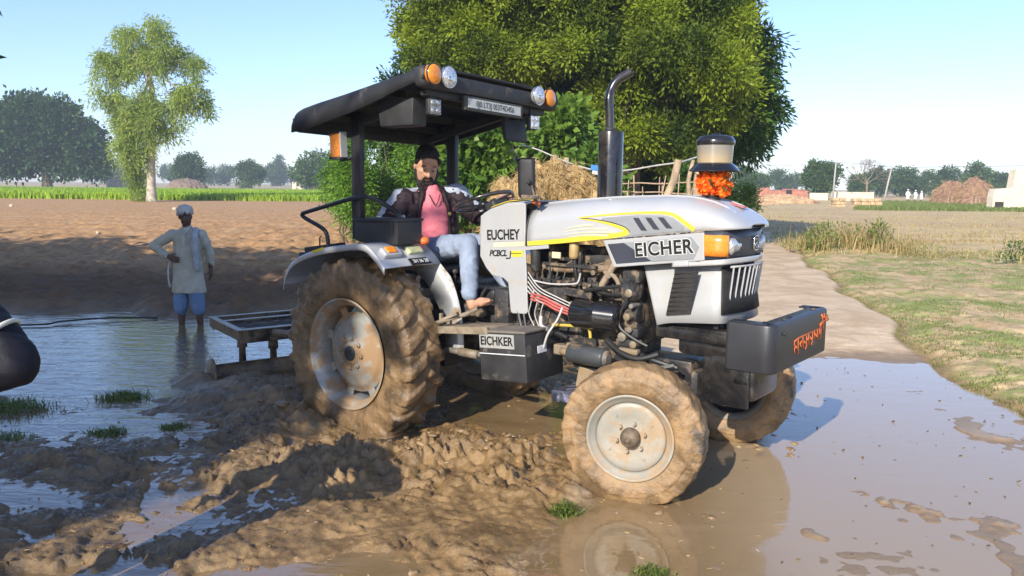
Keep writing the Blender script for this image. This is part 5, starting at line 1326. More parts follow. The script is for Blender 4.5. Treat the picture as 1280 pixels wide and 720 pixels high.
c_ = t.mix(t.math('MULTIPLY', t.ramp(sx2.outputs['X'], -.9, -2.2), .72), c_, (.14, .10, .06))  # clods on the shaded left coloured darker, like the mud there
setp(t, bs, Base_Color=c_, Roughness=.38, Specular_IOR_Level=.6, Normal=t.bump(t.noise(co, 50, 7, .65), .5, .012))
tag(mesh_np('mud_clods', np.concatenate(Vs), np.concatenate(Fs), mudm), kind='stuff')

# ================================================================== hay pile, soil mound and shrubs behind the tractor
def mound(name, label, cat, x, y, rx, ry, h, mat, seed, strands=0, leafm='straw', sl=.3, group=None, pw=2.2, rough=.06, z0=None):
    z = ground_z(x, y) if z0 is None else z0
    root = empty(name, (x, y, z), 0, label, cat, group)
    nu, nv = 96, 40; U, W_ = np.meshgrid(np.linspace(0, 2*pi, nu, endpoint=False), np.linspace(0, 1, nv), indexing='ij')
    prof = (1-W_**pw)**(1/1.7); n1 = fbm(np.cos(U)*1.5+seed, np.sin(U)*1.5, W_*2, 3, seed); n2 = fbm(np.cos(U)*W_*9, np.sin(U)*W_*9, W_*3, 3, seed+1)
    rr = 1+.13*n1+rough*n2
    V = np.stack([rx*W_*np.cos(U)*rr, ry*W_*np.sin(U)*rr, h*prof*(1+.10*n1)+h*rough*.8*n2-.03], -1)
    i = np.arange(nu)[:, None]; j = np.arange(nv-1)[None, :]; a = i*nv+j; b = ((i+1) % nu)*nv+j
    F = np.stack([a, a+1, b+1, b], -1).reshape(-1, 4); mesh_np('heap', V.reshape(-1, 3), F, mat, root)
    if strands:
        rg = np.random.default_rng(seed+2); k = rg.integers(0, nu, strands); l_ = (np.sqrt(rg.random(strands))*(nv-1)).astype(int)
        P = V[k, l_]+rg.normal(size=(strands, 3))*.02; out = np.stack([P[:, 0]/rx, P[:, 1]/ry, .3+0*P[:, 2]], -1); D = out*.35+rg.normal(size=P.shape)*.38; D[:, 2] -= .75; D /= np.linalg.norm(D, axis=1)[:, None]
        Vv, Ff, T = leaves_mesh(P+D*-.02, D, sl*rg.uniform(.4, 1.2, strands), .014*sl/.3*rg.uniform(.6, 1.5, strands)+.004, rg, .15, np.clip(.5+.4*fbm(P[:, 0]*2, P[:, 1]*2, P[:, 2]*2, 2, seed)+.2*rg.normal(size=strands), 0, 1))
        mesh_np('loose_straw', Vv, Ff, MT[leafm], root, False, {'tint': T})
    return root
hay = M('hay', (.42, .28, .12), .85, 0, .35, 5, bump=.8, bscale=30); soil = M('orange_soil', (.48, .30, .16), .9, 0, .3, 4, bump=.6, bscale=14)
mound('hay_pile', 'large brown hay pile right behind the mirror, strands hanging down its side', 'hay pile', px(690, 14.5), 14.8, 1.15, 1.0, 1.92, hay, 3, 16000, sl=.24, pw=3.2)
mound('hay_pile', 'smaller pale hay pile leaning on the left of the large one behind the steering wheel', 'hay pile', px(648, 14), 14.2, .72, .7, 1.66, hay, 8, 7000, sl=.16, pw=3.0)
mound('soil_mound', 'orange soil mound overgrown by broad leaves behind the far canopy post', 'mound', px(606, 16), 16.2, .95, .7, 2.1, soil, 5, 0, pw=2.8)
def shrub(name, label, cat, x, y, lobes, n, per, L, W, cr, leaf, seed, stems=7, droop=.2, group='shrubs behind the tractor', **kw):
    z = ground_z(x, y); root = empty(name, (x, y, z), 0, label, cat, group); rg = np.random.default_rng(seed); q = MB()
    for lb in lobes:
        for _ in range(max(1, stems//len(lobes))): branch_mb(q, (rg.normal()*.12, rg.normal()*.1, -.05), Vector(lb[:3])+Vector(rg.normal(size=3))*lb[3]*.5, .028, .008, rg, .12, 5, 5)
    q.build_each('stem', MT['bark'], root)
    V, F, T = crown_mesh(lobes, n, per, L, W, cr, droop, seed, **kw); mesh_np('leaves', V, F, MT[leaf], root, False, {'tint': T}); return root
shrub('feathery_shrub', 'tall feathery light-green shrub seen between the canopy posts behind the driver', 'shrub', px(492, 23), 23, [(-.3, 0, 2.5, 1.1, .8, .9), (.7, 0, 2.0, 1.0, .8, 1.0), (-1.0, 0, 1.6, .9, .7, .9), (.2, 0, 1.1, 1.3, .8, .9), (1.3, 0, 2.7, .9, .8, .9), (-.1, 0, 3.3, 1.0, .7, .6)], 1500, 34, .12, .045, .26, 'feather', 501, droop=.35, hole=.15, tintscale=.5, stems=12)
shrub('feathery_shrub', 'small feathery green shrub left of the near canopy post, over the brown field', 'shrub', px(440, 21), 21, [(0, 0, 1.5, .36, .4, .6), (.15, 0, .9, .36, .4, .5), (0, 0, 2.2, .3, .3, .45)], 260, 36, .11, .04, .22, 'feather', 502, droop=.4, hole=.3, tintscale=.5)
shrub('broad_leaved_shrub', 'low broad-leaved shrub covering the orange soil mound', 'shrub', px(600, 15.3), 15.3, [(-.4, 0, 2.25, .5, .3, .25), (.15, 0, 2.5, .45, .3, .22), (-.5, 0, 1.65, .45, .3, .3), (.35, 0, 1.75, .35, .3, .25), (-.2, 0, 1.2, .6, .3, .3)], 260, 12, .17, .13, .20, 'castor', 503, droop=.3, hole=.6, tintscale=.5)
shrub('broad_leaved_shrub', 'taller broad-leaved shrub right of the canopy, above the hay pile', 'shrub', px(712, 17.5), 17.5, [(-.2, 0, 2.9, .5, .5, .4), (.3, 0, 2.4, .4, .4, .35), (-.5, 0, 2.3, .4, .4, .4), (.0, 0, 1.8, .5, .4, .4)], 210, 12, .19, .14, .22, 'castor', 504, droop=.3, hole=.5, tintscale=.5)
shrub('broad_leaved_shrub', 'small broad-leaved shrub low beside the exhaust muffler', 'shrub', px(735, 16.5), 16.5, [(0, 0, 2.1, .35, .3, .35), (.3, 0, 1.7, .3, .3, .3)], 110, 12, .18, .13, .2, 'castor', 505, droop=.3, hole=.5)
shrub('leafy_shrub', 'dark little shrub tucked behind the garland and air cleaner', 'shrub', px(868, 16), 16, [(0, 0, 1.7, .35, .3, .35), (.4, 0, 1.35, .3, .3, .3)], 160, 14, .12, .07, .18, 'darkleaf', 506, hole=.5)
shrub('feathery_shrub', 'yellow-green shrub at the road edge right of the air cleaner', 'shrub', px(918, 24), 24, [(0, 0, 1.3, .5, .4, .45), (-.4, 0, .9, .4, .4, .4)], 260, 30, .1, .04, .2, 'feather', 507, hole=.4, tintscale=.5)
# leaning poles with a white rope
wood = M('weathered_wood', (.40, .29, .18), .85, 0, .3, 6, bump=.6, bscale=25)
def pole(label, a, b, r0, r1, name='wooden_pole', cat='pole', group='leaning wooden poles behind the tractor'):
    q = MB(); rg = np.random.default_rng(int(abs(a[0]*100))); a, b = Vector(a), Vector(b); m0 = a.copy()
    branch_mb(q, (0, 0, 0), b-a, r0, r1, rg, .05, 7, 9); o = q.build(name, wood, None); o.location = a; return tag(o, label, cat, group)
D0 = 13.2
def wp(u, v, d):    # a point d metres out seen at (u, v)
    k = _f+_r*((u-640)/1000)+_u*((360-v)/1000); return Vector((0, 0, CAMH))+k*(d/k.y)
pole('thick pale pole leaning right, its top carrying the white rope left of the air cleaner', (wp(826, 250, D0).x-.35, D0, 0), wp(848, 200, D0), .075, .06)
pole('thin crooked pole with a split top right beside the air cleaner', (wp(856, 250, D0+.3).x-.1, D0+.3, 0), wp(866, 200, D0+.3), .05, .035)
pole('weathered log leaning behind the mirror, left of the hay pile top', (wp(668, 230, D0+2.8).x+.3, D0+2.8, 0), wp(634, 172, D0+2.8), .10, .07)
pole('short stub post poking out of the hay by the rope', (wp(696, 200, D0+2.2).x, D0+2.2, 0), wp(694, 194, D0+2.2), .06, .05)
pole('short stub post right of the other one under the rope', (wp(709, 200, D0+2.2).x, D0+2.2, 0), wp(708, 197, D0+2.2), .055, .05)
pole('low post beside the muffler under the rope', (wp(728, 205, D0+1.8).x, D0+1.8, 0), wp(727, 208, D0+1.8), .06, .05)
pole('squat dry stump at the foot of the leaning poles', (wp(872, 230, D0+.4).x, D0+.4, 0), wp(874, 215, D0+.4), .12, .08)
q = MB(); pts = [wp(u, v, d) for u, v, d in [(648, 180, D0+2.7), (672, 187, D0+2.5), (700, 199, D0+2.2), (725, 208, D0+1.6), (748, 213, D0+1.2), (782, 213, D0+.8), (820, 207, D0+.3), (848, 203, D0), (866, 198, D0+.3), (900, 187, D0+.8)]]
q.curve(pts, .014, 6); tag(q.build('rope', MT['wirew'], None), 'white rope strung between leaning poles behind the tractor', 'rope')
q = MB(); p_ = wp(744, 210, D0+1.2); q.box(p_, (.16, .03, .10), (0, R(8), 0), .01); ob = q.build('tied_rag', M('blue_rag', (.05, .22, .55), .7), None); tag(ob, 'blue and white rag tied to the rope beside the muffler', 'rag')
q = MB(); q.box((p_.x+.01, p_.y-.005, p_.z-.085), (.13, .03, .07), (0, R(8), 0), .01); q.build('rag_tail', MT['wirew'], ob)
q = MB()
for k in range(13):
    u_ = 783+k*8+rng.normal()*2.5; a, b = wp(u_, 250, D0+1.5), wp(u_+rng.normal()*9, 220+rng.uniform(-6, 18), D0+1.5+rng.normal()*.05); a.z = 0; m_ = (a+b)/2+Vector((rng.normal()*.03, 0, 0)); q.tube([a, m_, b], [.022, .016, .010], 5)
for v0, v1 in ((230, 227), (240, 243)): q.curve([wp(u_, v0+(v1-v0)*(u_-780)/110+rng.normal()*1.2, D0+1.5) for u_ in (778, 800, 825, 850, 892)], .014, 5)
tag(q.build('stick_fence', wood, None), 'low fence of thin dry sticks behind the hood, under the trees', 'fence')

# ================================================================== far buildings and props
brick = M('brick_ruin', (.40, .17, .11), .85, 0, .35, 3, bump=.4, bscale=6); lime = M('lime_wall', (.68, .60, .44), .85, 0, .08, 1.5, bump=.1); pale = M('pale_wall', (.62, .55, .42), .85, 0, .15, 1.2)
def far_at(u0, u1, d): return px(u0, d), px(u1, d)
def house(name, label, cat, u0, u1, d, h, mat, dep=4., openings=(), group=None, poly=None, roof=None):
    x0, x1 = far_at(u0, u1, d); root = empty(name, ((x0+x1)/2, d, 0), 0, label, cat, group); w_ = x1-x0
    q = MB()
    if poly: q.prism([(a*w_-w_/2, b) for a, b in poly], 0, dep)
    else: q.prism([(-w_/2, -.1), (w_/2, -.1), (w_/2, h), (-w_/2, h)], 0, dep)
    q.build('wall', mat, root)
    for a, b, c, e in openings:
        q = MB(); q.box(((a+b)/2*w_-w_/2, -.02, (c+e)/2), ((b-a)*w_, .10, e-c)); q.build('opening', M('dark_opening', (.03, .025, .02), .9), root)
    if roof: q = MB(); q.prism([(-w_/2-.2, h+.003), (w_/2+.2, h+.003), (w_/2+.2, h+.15), (-w_/2-.2, h+.15)], -.3, dep+.3); q.build('roof', roof, root)
    return root
house('brick_ruin', 'broken red brick wall with ragged top at the end of the road', 'ruin', 946, 1006, 100, 2.0, brick, 2.2, [(.55, .66, .5, 1.5)], poly=[(0, -.1), (1, -.1), (1, 1.4), (.93, 1.55), (.86, 1.3), (.8, 1.6), (.6, 1.65), (.52, 1.2), (.4, 1.5), (.25, 1.3), (.2, 1.75), (.05, 1.7), (0, 1.1)])
house('low_wall', 'low cream wall just left of the round tree trunk', 'wall', 1009, 1031, 112, 1.1, lime, .4)
house('low_wall', 'longer cream wall in front of the dead tree', 'wall', 1036, 1088, 108, 1.3, pale, .4)
house('farm_building', 'cream building with a stepped side cut by the right edge of the picture', 'building', 1236, 1330, 70, 3.6, lime, .9, [(.03, .14, -.1, .75)], poly=[(0, -.1), (1, -.1), (1, 3.9), (.75, 3.9), (.75, 3.75), (.27, 3.55), (.245, 1.95), (.02, 1.85), (0, 1.2)])
house('hut', 'small hut with a white roof under the bushy green tree', 'hut', 406, 420, 150, 1.9, M('hut_wall', (.16, .15, .15), .8), 4, [(.3, .6, -.1, 1.5)], roof=M('white_roof', (.75, .75, .78), .6))
house('brick_hut', 'low brownish hut left of the white-roofed one', 'hut', 366, 380, 190, 1.9, pale, 4, group=None)
mound('haystack', 'pale domed haystack left of the tall pale tree, beyond the crop', 'haystack', px(150, 170), 170, 2.2, 2, 2.7, M('grey_hay', (.45, .36, .26), .9), 61, group='far heaps')
mound('soil_heap', 'wide brown heap below the round tree beyond the crop', 'heap', px(235, 150), 150, 3.8, 3, 2.1, M('brown_heap', (.20, .14, .10), .9), 62, group='far heaps')
for i, (u, d, rx, h, lb) in enumerate([(1183, 92, 1.9, 2.6, 'left brown straw cone in front of the dark grove'), (1212, 90, 1.9, 3.0, 'taller right brown straw cone in front of the dark grove')]):
    r_ = mound('straw_cone', lb, 'straw cone', px(u, d), d, rx, 1.8, h, M('red_straw', (.26, .14, .09), .9, 0, .3, 3), 63+i, 2500, sl=.8, group='straw cones', pw=1.7)
    q = MB()
    for k in range(7): x = (k-3)*.42; q.tube([(x, -1.9, -.1), (x+.1, -1.7, .95)], .05, 5)
    q.build_each('prop_stick', wood, r_)
mound('earth_bank', 'sandy earth bank in front of the brick ruin', 'earth bank', px(975, 88), 88, 3.6, 1.6, .95, soil, 66, group='earth banks beyond the road')
mound('earth_bank', 'lower sandy bank at the end of the road', 'earth bank', px(940, 80), 80, 2.3, 1.2, .5, soil, 67, group='earth banks beyond the road')
strawb = M('straw_bale_wall', (.50, .35, .19), .9, 0, .3, 4, bump=.7, bscale=10)
for i, (u0, u1, d, lb) in enumerate([(1035, 1060, 74, 'left stack of straw bundles before the long cream wall'), (1061, 1096, 72, 'right and longer stack of straw bundles before the long cream wall')]):
    x0, x1 = far_at(u0, u1, d); root = empty('straw_stack', ((x0+x1)/2, d, 0), 0, lb, 'straw stack', 'straw bundle stacks'); rg = np.random.default_rng(i)
    for r_ in range(3):
        n_ = int((x1-x0)/.62)
        for k in range(n_): 
            q = MB(); q.box((x0-(x0+x1)/2+.31+k*.62+.1*(r_ % 2), rg.normal()*.05, .15+.30*r_), (.60, .8, .29), (0, 0, rg.normal()*.06), .05); q.build('straw_bundle', strawb, root)
# poles and wire
def wpole(label, u, d, h, lean=0):
    root = empty('wire_pole', (px(u, d), d, 0), 0, label, 'pole', 'concrete wire poles'); q = MB(); q.tube([(0, 0, -.2), (lean*.5, 0, h*.5), (lean, 0, h)], [.13, .11, .09], 8); q.build('shaft', M('pole_grey', (.38, .36, .33), .8), root)
    q = MB(); q.tube([(lean-.5, 0, h-.3), (lean+.5, 0, h-.3)], .05, 6); q.build('crossarm', MT['engine'], root); return root
wpole('upright grey pole beside the round tree', 1037, 104, 5.2, .15); wpole('leaning pale pole right of the dead tree', 1100, 96, 4.4, .75)
q = MB(); d = 100
pts = [(px(700, 140), 140, 6.2), (px(935, 122), 122, 5.0), (px(1037, 104)+.15, 104, 5.05), (px(1108, 96), 96, 4.35), (px(1200, 84), 84, 4.15), (px(1420, 78), 78, 4.4)]
q.curve(pts, .022, 5, 8); tag(q.build('power_line', MT['hose'], None), 'thin dark power line crossing the right sky between the poles', 'wire')
q = MB(); q.curve([(wp(20, 408, 9.6).x-2, 9.55, .012), (wp(30, 408, 9.6).x, 9.63, .02), (wp(80, 402, 9.9).x, 9.85, .03), (wp(128, 402, 10).x, 10.1, .035), (-4.6, 10.25, .02)], .012, 6)
ob = q.build('pipe_hose', MT['hose'], None); tag(ob, 'dark hose lying in the shallow pool behind the grass tuft', 'hose')
# clods / stones of pale colour on the field
for i, (u, v, r_, lb) in enumerate([(122, 291, .06, 'white lump lying on the brown field left of the farmer'), (218, 262, .07, 'pale lump on the field just left of the farmer’s turban'), (14, 258, .07, 'small white lump at the left end of the field')]):
    k = _f+_r*((u-640)/1000)+_u*((360-v)/1000); t_ = (.16-CAMH)/k.z; p_ = Vector((0, 0, CAMH))+k*t_; s_ = p_.y/22
    q = MB(); q.sphere((0, 0, r_*s_*.5), (r_*s_, r_*s_*.7, r_*s_), 8, 6); q.xf(lambda w_: w_*(1+.3*vnoise(np.array([w_.x*9/s_]), np.array([w_.y*9/s_]), np.array([w_.z*9/s_]))[0])); ob = q.build('pale_clod', M('pale_lump', (.52, .44, .35), .8), None); ob.location = (p_.x, p_.y, p_.z-.02); tag(ob, lb.replace('’', "'"), 'lump')

# ================================================================== levelling frame behind the tractor
_pv = Vector((-1.885, -.554, 0)); _ra = R(-15); _off = _pv-Matrix.Rotation(_ra, 3, 'Z') @ (_pv*.86)
lv = empty('levelling_frame', T2W(_off), YAW+_ra, 'rusty steel levelling frame with a mud-caked roller hitched behind the tractor', 'farm implement')
ir = M('wet_rusty_steel', (.05, .038, .028), .45, .4, .4, 8, dirt=.6, dirtscale=5, dirtcol=(.20, .14, .085), bump=.3); 
q = MB(); q.box((-1.90, .15, .405), (.05, 1.40, .13), None, .006); q.box((-2.90, .15, .405), (.05, 1.40, .13), None, .006); q.box((-2.40, -.55, .42), (1.05, .05, .10), None, .006); q.box((-2.40, .85, .42), (1.05, .05, .10), None, .006)
q.build('frame', ir, lv)
q = MB(); edge = M('pale_steel_edge', (.26, .225, .17), .4, .4, .2, 8)
q.box((-1.90, .15, .474), (.09, 1.46, .008)); q.box((-2.40, -.55, .4745), (1.10, .07, .009)); q.box((-2.55, .15, .4755), (.07, 1.42, .010)); q.box((-2.90, .15, .4738), (.07, 1.46, .008)); q.build('top_flange', edge, lv)
q = MB(); q.box((-2.24, .15, .440), (.62, 1.30, .012)); q.xf(lambda v: v); q.build('deck_plate', M('black_deck', (.045, .035, .028), .95, 0, .4, 10, dirt=.3, bump=.5), lv)
for y in (-.42, -.16, .35):
    q = MB(); q.lathe([(.34, .05), (.24, .055), (.235, .035), (.06, .04)], (-2.0-.25*(y < -.3), y, 0), 'z', 14); q.build('shank', ir, lv)
q = MB(); q.lathe([(-.86, .10), (-.855, .165), (-.83, .165), (-.825, .10), (.85, .10), (.86, .165), (.88, .165)], (-1.95, 0, .05), 'y', 28, cap=True); q.xf(lambda v: v+Vector((.012, 0, .012))*float(vnoise(np.array([v.x*14]), np.array([v.y*14]), np.array([v.z*14]))[0])); q.build('roller', MT['tyrer'], lv)
q = MB(); q.tube([(-1.9, -.2, .42), (-.9, -.3, .55), (-.3, -.25, .55)], .035, 8); q.tube([(-1.9, .5, .42), (-.9, .4, .55), (-.3, .3, .55)], .035, 8); q.build_each('link_arm', ir, lv)
lv.scale = (.86, .86, .93)
# ================================================================== people
def capsule(V, F, p0, r0, p1, r1, n=14, sc=(1, 1, 1)):
    p0, p1 = Vector(p0), Vector(p1); ax = p1-p0; L = ax.length
    if L < 1e-6: ax = Vector((0, 0, 1))
    t = ax.normalized(); a = t.orthogonal().normalized(); b = t.cross(a)
    rings = []
    for k in range(1, 5): th = -pi/2+pi/2*k/4; rings.append((p0+t*r0*sin(th), r0*cos(th)))
    for k in range(0, 4): th = pi/2*k/4; rings.append((p1+t*r1*sin(th), r1*cos(th)))
    base = len(V); V.append(p0-t*r0)
    for c, r_ in rings:
        for k in range(n): V.append(c+(a*cos(2*pi*k/n)+b*sin(2*pi*k/n))*r_)
    V.append(p1+t*r1); m_ = len(rings)
    for k in range(n): F.append((base, base+1+(k+1) % n, base+1+k)); e = base+1+(m_-1)*n; F.append((e+k, e+(k+1) % n, base+1+m_*n))
    for i in range(m_-1):
        for k in range(n): q = base+1+i*n; F.append((q+k, q+(k+1) % n, q+n+(k+1) % n, q+n+k))
def ellipsoid(V, F, c, r_, rot=None, n=18, m_=12):
    rm = rot if rot is not None else Matrix.Identity(3); base = len(V); c = Vector(c); V.append(c+rm @ Vector((0, 0, -r_[2])))
    for i in range(1, m_):
        th = -pi/2+pi*i/m_
        for k in range(n): V.append(c+rm @ Vector((r_[0]*cos(th)*cos(2*pi*k/n), r_[1]*cos(th)*sin(2*pi*k/n), r_[2]*sin(th))))
    V.append(c+rm @ Vector((0, 0, r_[2])))
    for k in range(n): F.append((base, base+1+(k+1) % n, base+1+k)); e = base+1+(m_-2)*n; F.append((e+k, e+(k+1) % n, base+1+(m_-1)*n))
    for i in range(m_-2):
        for k in range(n): q = base+1+i*n; F.append((q+k, q+(k+1) % n, q+n+(k+1) % n, q+n+k))
class Body:
    def __init__(s): s.V, s.F = [], []
    def cap(s, p0, r0, p1, r1): capsule(s.V, s.F, p0, r0, p1, r1); return s
    def chain(s, *pr):
        for (p0, r0), (p1, r1) in zip(pr[:-1], pr[1:]): s.cap(p0, r0, p1, r1)
        return s
    def tor(s, secs, rot=None, n=28):
        """closed elliptical loft: (centre, half depth a, half width b)"""
        rm = rot if rot is not None else Matrix.Identity(3); base = len(s.V); m_ = len(secs)
        for c, a, b in secs:
            for k in range(n): s.V.append(Vector(c)+rm @ Vector((a*cos(2*pi*k/n), b*sin(2*pi*k/n), 0)))
        for i in range(m_-1):
            for k in range(n): q = base+i*n; s.F.append((q+k, q+(k+1) % n, q+n+(k+1) % n, q+n+k))
        s.F.append(tuple(base+k for k in range(n))); s.F.append(tuple(base+(m_-1)*n+k for k in range(n)))
        for c, a, b in (secs[0], secs[-1]): s.ell(c, (a*.98, b*.98, .045), rot)
        return s
    def ell(s, c, r_, rot=None): ellipsoid(s.V, s.F, c, r_, rot); return s
    def build(s, name, mat, parent, voxel=.010, smooth=2, wr=0., wsc=(10, 10, 10), seed=0, fn=None):
        me = bpy.data.meshes.new(name+'_src'); me.from_pydata([v[:] for v in s.V], [], s.F); o = link(bpy.data.objects.new(name+'_src', me))
        m_ = o.modifiers.new('r', 'REMESH'); m_.mode = 'VOXEL'; m_.voxel_size = voxel
        if smooth: k = o.modifiers.new('s', 'SMOOTH'); k.iterations = smooth; k.factor = .5
        dg = bpy.context.evaluated_depsgraph_get(); me2 = bpy.data.meshes.new_from_object(o.evaluated_get(dg)); bpy.data.objects.remove(o); bpy.data.meshes.remove(me)
        n = len(me2.vertices); co = np.empty(n*3, np.float32); me2.vertices.foreach_get('co', co); co = co.reshape(-1, 3)
        if wr:
            no = np.empty(n*3, np.float32); me2.vertices.foreach_get('normal', no); no = no.reshape(-1, 3)
            w_ = ridge(co[:, 0]*wsc[0]+2*vnoise(co[:, 0]*4, co[:, 1]*4, co[:, 2]*4, 3), co[:, 2]*wsc[2]+co[:, 1]*wsc[1]*.6, 2, seed)+.5*fbm(co[:, 0]*wsc[0], co[:, 1]*wsc[1], co[:, 2]*wsc[2], 2, seed+4)
            co = co+no*w_[:, None]*wr
        if fn is not None: co = fn(co)
        me2.vertices.foreach_set('co', co.astype(np.float32).ravel()); me2.polygons.foreach_set('use_smooth', np.ones(len(me2.polygons), bool)); me2.update()
        me2.materials.clear(); me2.materials.append(mat); me2.name = name
        return link(bpy.data.objects.new(name, me2), parent)
def hand(B, wrist, dirv, palm, curl, s_=1., side=1, spread=.12):
    """palm and five unequal bent fingers; dirv points to the fingers, palm is the palm's facing"""
    w = Vector(wrist); d = Vector(dirv).normalized(); p = Vector(palm); p = (p-d*p.dot(d)).normalized(); q = d.cross(p)*side
    B.cap(w, .028*s_, w+d*.03*s_, .030*s_)
    for k in range(4): B.cap(w+d*.02*s_+q*(k-1.5)*.012*s_, .017*s_, w+d*.085*s_+q*(k-1.5)*.021*s_, .0135*s_)
    for k, L in enumerate((.070, .080, .075, .058)):
        a = w+d*.088*s_+q*(k-1.5)*.022*s_; dd = (d+q*(k-1.5)*spread*.5).normalized(); c = curl
        for j, f in enumerate((.42, .32, .26)):
            c_ = curl*(j+1)*.62; v = (dd*cos(c_)+p*sin(c_)); b = a+v*L*f*s_; B.cap(a, (.0095-.001*j)*s_, b, (.0088-.001*j)*s_); a = b
    a = w+d*.025*s_-q*.030*s_; v = (d*.55-q*.75+p*.3).normalized(); b = a+v*.038*s_; B.cap(a, .013*s_, b, .0105*s_); v = (d*.8-q*.25+p*(.3+curl*.4)).normalized(); B.cap(b, .0105*s_, b+v*.032*s_, .008*s_)
def head_frame(c, yaw, pitch, roll=0): return Matrix.Translation(c) @ (Matrix.Rotation(yaw, 4, 'Z') @ Matrix.Rotation(pitch, 4, 'Y') @ Matrix.Rotation(roll, 4, 'X'))
def head_prims(B, Hm, s_=1.):
    """head of unit size: x forward, z up, centre between the ears"""
    r3 = Hm.to_3x3(); P = lambda x, y, z: Hm @ Vector((x*s_, y*s_, z*s_)); E_ = lambda x, y, z, a, b, c, rt=None: B.ell(P(x, y, z), (a*s_, b*s_, c*s_), r3 if rt is None else r3 @ rt)
    E_(-.012, 0, .035, .098, .077, .092); E_(.028, 0, -.025, .064, .068, .085); E_(.045, 0, -.088, .032, .034, .026)
    E_(.075, 0, .035, .022, .055, .018); E_(.078, 0, .068, .02, .05, .03)
    B.cap(P(.088, 0, .022), .0085*s_, P(.108, 0, -.022), .0135*s_); E_(.094, .013, -.024, .011, .009, .008); E_(.094, -.013, -.024, .011, .009, .008)
    for y in (-1, 1): E_(.058, y*.040, -.008, .022, .020, .020); E_(-.005, y*.079, .0, .018, .009, .032, Matrix.Rotation(y*.25, 3, 'Z')); E_(.03, y*.042, -.065, .035, .022, .022)
    E_(.082, 0, -.052, .014, .026, .007); E_(.080, 0, -.064, .014, .022, .008)
def eyes(Hm, s_, parent, skin):
    for y in (-1, 1):
        q = MB(); q.sphere(Hm @ Vector((.0805*s_, y*.031*s_, .012*s_)), .0100*s_, 12, 8); e = q.build('eye', M('eye_white', (.32, .28, .25), .3), parent)
        q = MB(); q.sphere(Hm @ Vector((.0865*s_, y*.031*s_, .008*s_)), .0068*s_, 10, 6); q.build('iris', MT['hair'], e)
        q = MB(); q.tube([Hm @ Vector((.089*s_, y*.014*s_, .034*s_)), Hm @ Vector((.091*s_, y*.030*s_, .041*s_)), Hm @ Vector((.080*s_, y*.050*s_, .036*s_))], .0042*s_, 6); q.build('eyebrow', MT['hair'], parent)
cl = lambda n_, c_, ro=.8, b=.25: M(n_, c_, ro, 0, .12, 9, bump=b, bscale=140, spec=.2)

# ---- driver
DO = Vector((0, 0, 1.16)); drv = empty('person', T2W(DO), YAW, 'bearded driver in dark and grey jacket over a pink shirt, sitting at the wheel', 'person')
L_ = lambda *p: Vector(p)-DO
Hd = head_frame(L_(-.035, -.02, 1.915), R(-36), R(24), R(-4)); HS = 1.17; TA = R(-33); tf = Matrix.Rotation(TA, 3, 'Z')
tc = lambda z, f=0, l=0: L_(-.03+.06*(z-1.2), 0, z)+tf @ Vector((f, l, 0))
B = Body(); head_prims(B, Hd, HS); B.cap(L_(-.06, 0, 1.85), .058, L_(-.02, 0, 1.70), .062)
B.chain((tc(1.66, 0, -.1), .07), (tc(1.66, 0, .1), .07)); B.chain((tc(1.60), .11), (tc(1.25), .12)); B.ell(tc(1.26), (.11, .13, .10), tf)
shR, shL = L_(-.105, -.185, 1.655), L_(.13, .165, 1.680)
elR, haR = L_(-.225, -.33, 1.42), L_(-.10, -.40, 1.392); elL, haL = L_(.33, .27, 1.49), L_(.565, .165, 1.665)
B.chain((shR, .055), (elR, .042), (haR, .028)); B.chain((shL, .055), (elL, .042), (haL, .028))
hand(B, haR, (.8, .1, -.1), (0, 0, -1), .35, 1., 1); hand(B, haL, (.75, -.25, .35), (.2, .2, -1), .8, 1.05, -1)
hipR, knR, anR = L_(.03, -.13, 1.235), L_(.575, -.205, 1.335), L_(.665, -.285, .955)
hipL, knL, anL = L_(.03, .10, 1.235), L_(.56, .04, 1.33), L_(.80, .08, .93)
B.chain((hipR, .075), (knR, .05), (anR, .036)); B.chain((hipL, .075), (knL, .05), (anL, .036))
for an, ft, sd in ((anR, L_(.90, -.31, .965), -1), (anL, L_(1.0, .1, .90), 1)):
    he = an+Vector((.02, 0, -.06)); d = (ft-he).normalized(); q_ = d.cross(Vector((0, 0, 1))).normalized()
    B.chain((an, .036), (he, .030), (he+d*.10+Vector((0, 0, .018)), .032), (ft-d*.05, .028)); B.cap(he+d*.12+q_*.015, .024, ft-d*.045+q_*.022, .020); B.cap(he+d*.12-q_*.015, .022, ft-d*.05-q_*.022, .018)
    for k, (o_, l_) in enumerate([(.033, .05), (.014, .046), (.0, .040), (-.014, .034), (-.027, .028)]): B.cap(ft-d*.05+q_*o_*sd*-1, .0135 if k == 0 else .009, ft-d*.05+d*l_+q_*o_*sd*-1, .012 if k == 0 else .008)
body = B.build('body', MT['skin'], drv, .0075, 1)
eyes(Hd, HS, body, None)
B = Body(); P = lambda x, y, z: Hd @ Vector((x*HS, y*HS, z*HS)); r3 = Hd.to_3x3()
B.ell(P(-.030, 0, .062), (.106, .092, .094), r3); B.ell(P(.030, 0, .108), (.070, .078, .042), r3); B.ell(P(-.06, 0, .0), (.058, .084, .075), r3)
for y in (-1, 1): B.cap(P(.03, y*.072, .06), .018, P(.005, y*.077, .02), .010)
B.cap(P(.06, -.05, .10), .022, P(.065, .045, .105), .022)
B.build('hair', MT['hair'], drv, .007, 1, .0045, (55, 55, 30), 4)
B = Body()
B.chain((P(-.0, -.074, -.01), .010), (P(.018, -.064, -.06), .020), (P(.055, -.038, -.102), .028), (P(.072, 0, -.116), .032), (P(.055, .038, -.102), .028), (P(.018, .064, -.06), .020), (P(0, .074, -.01), .010))
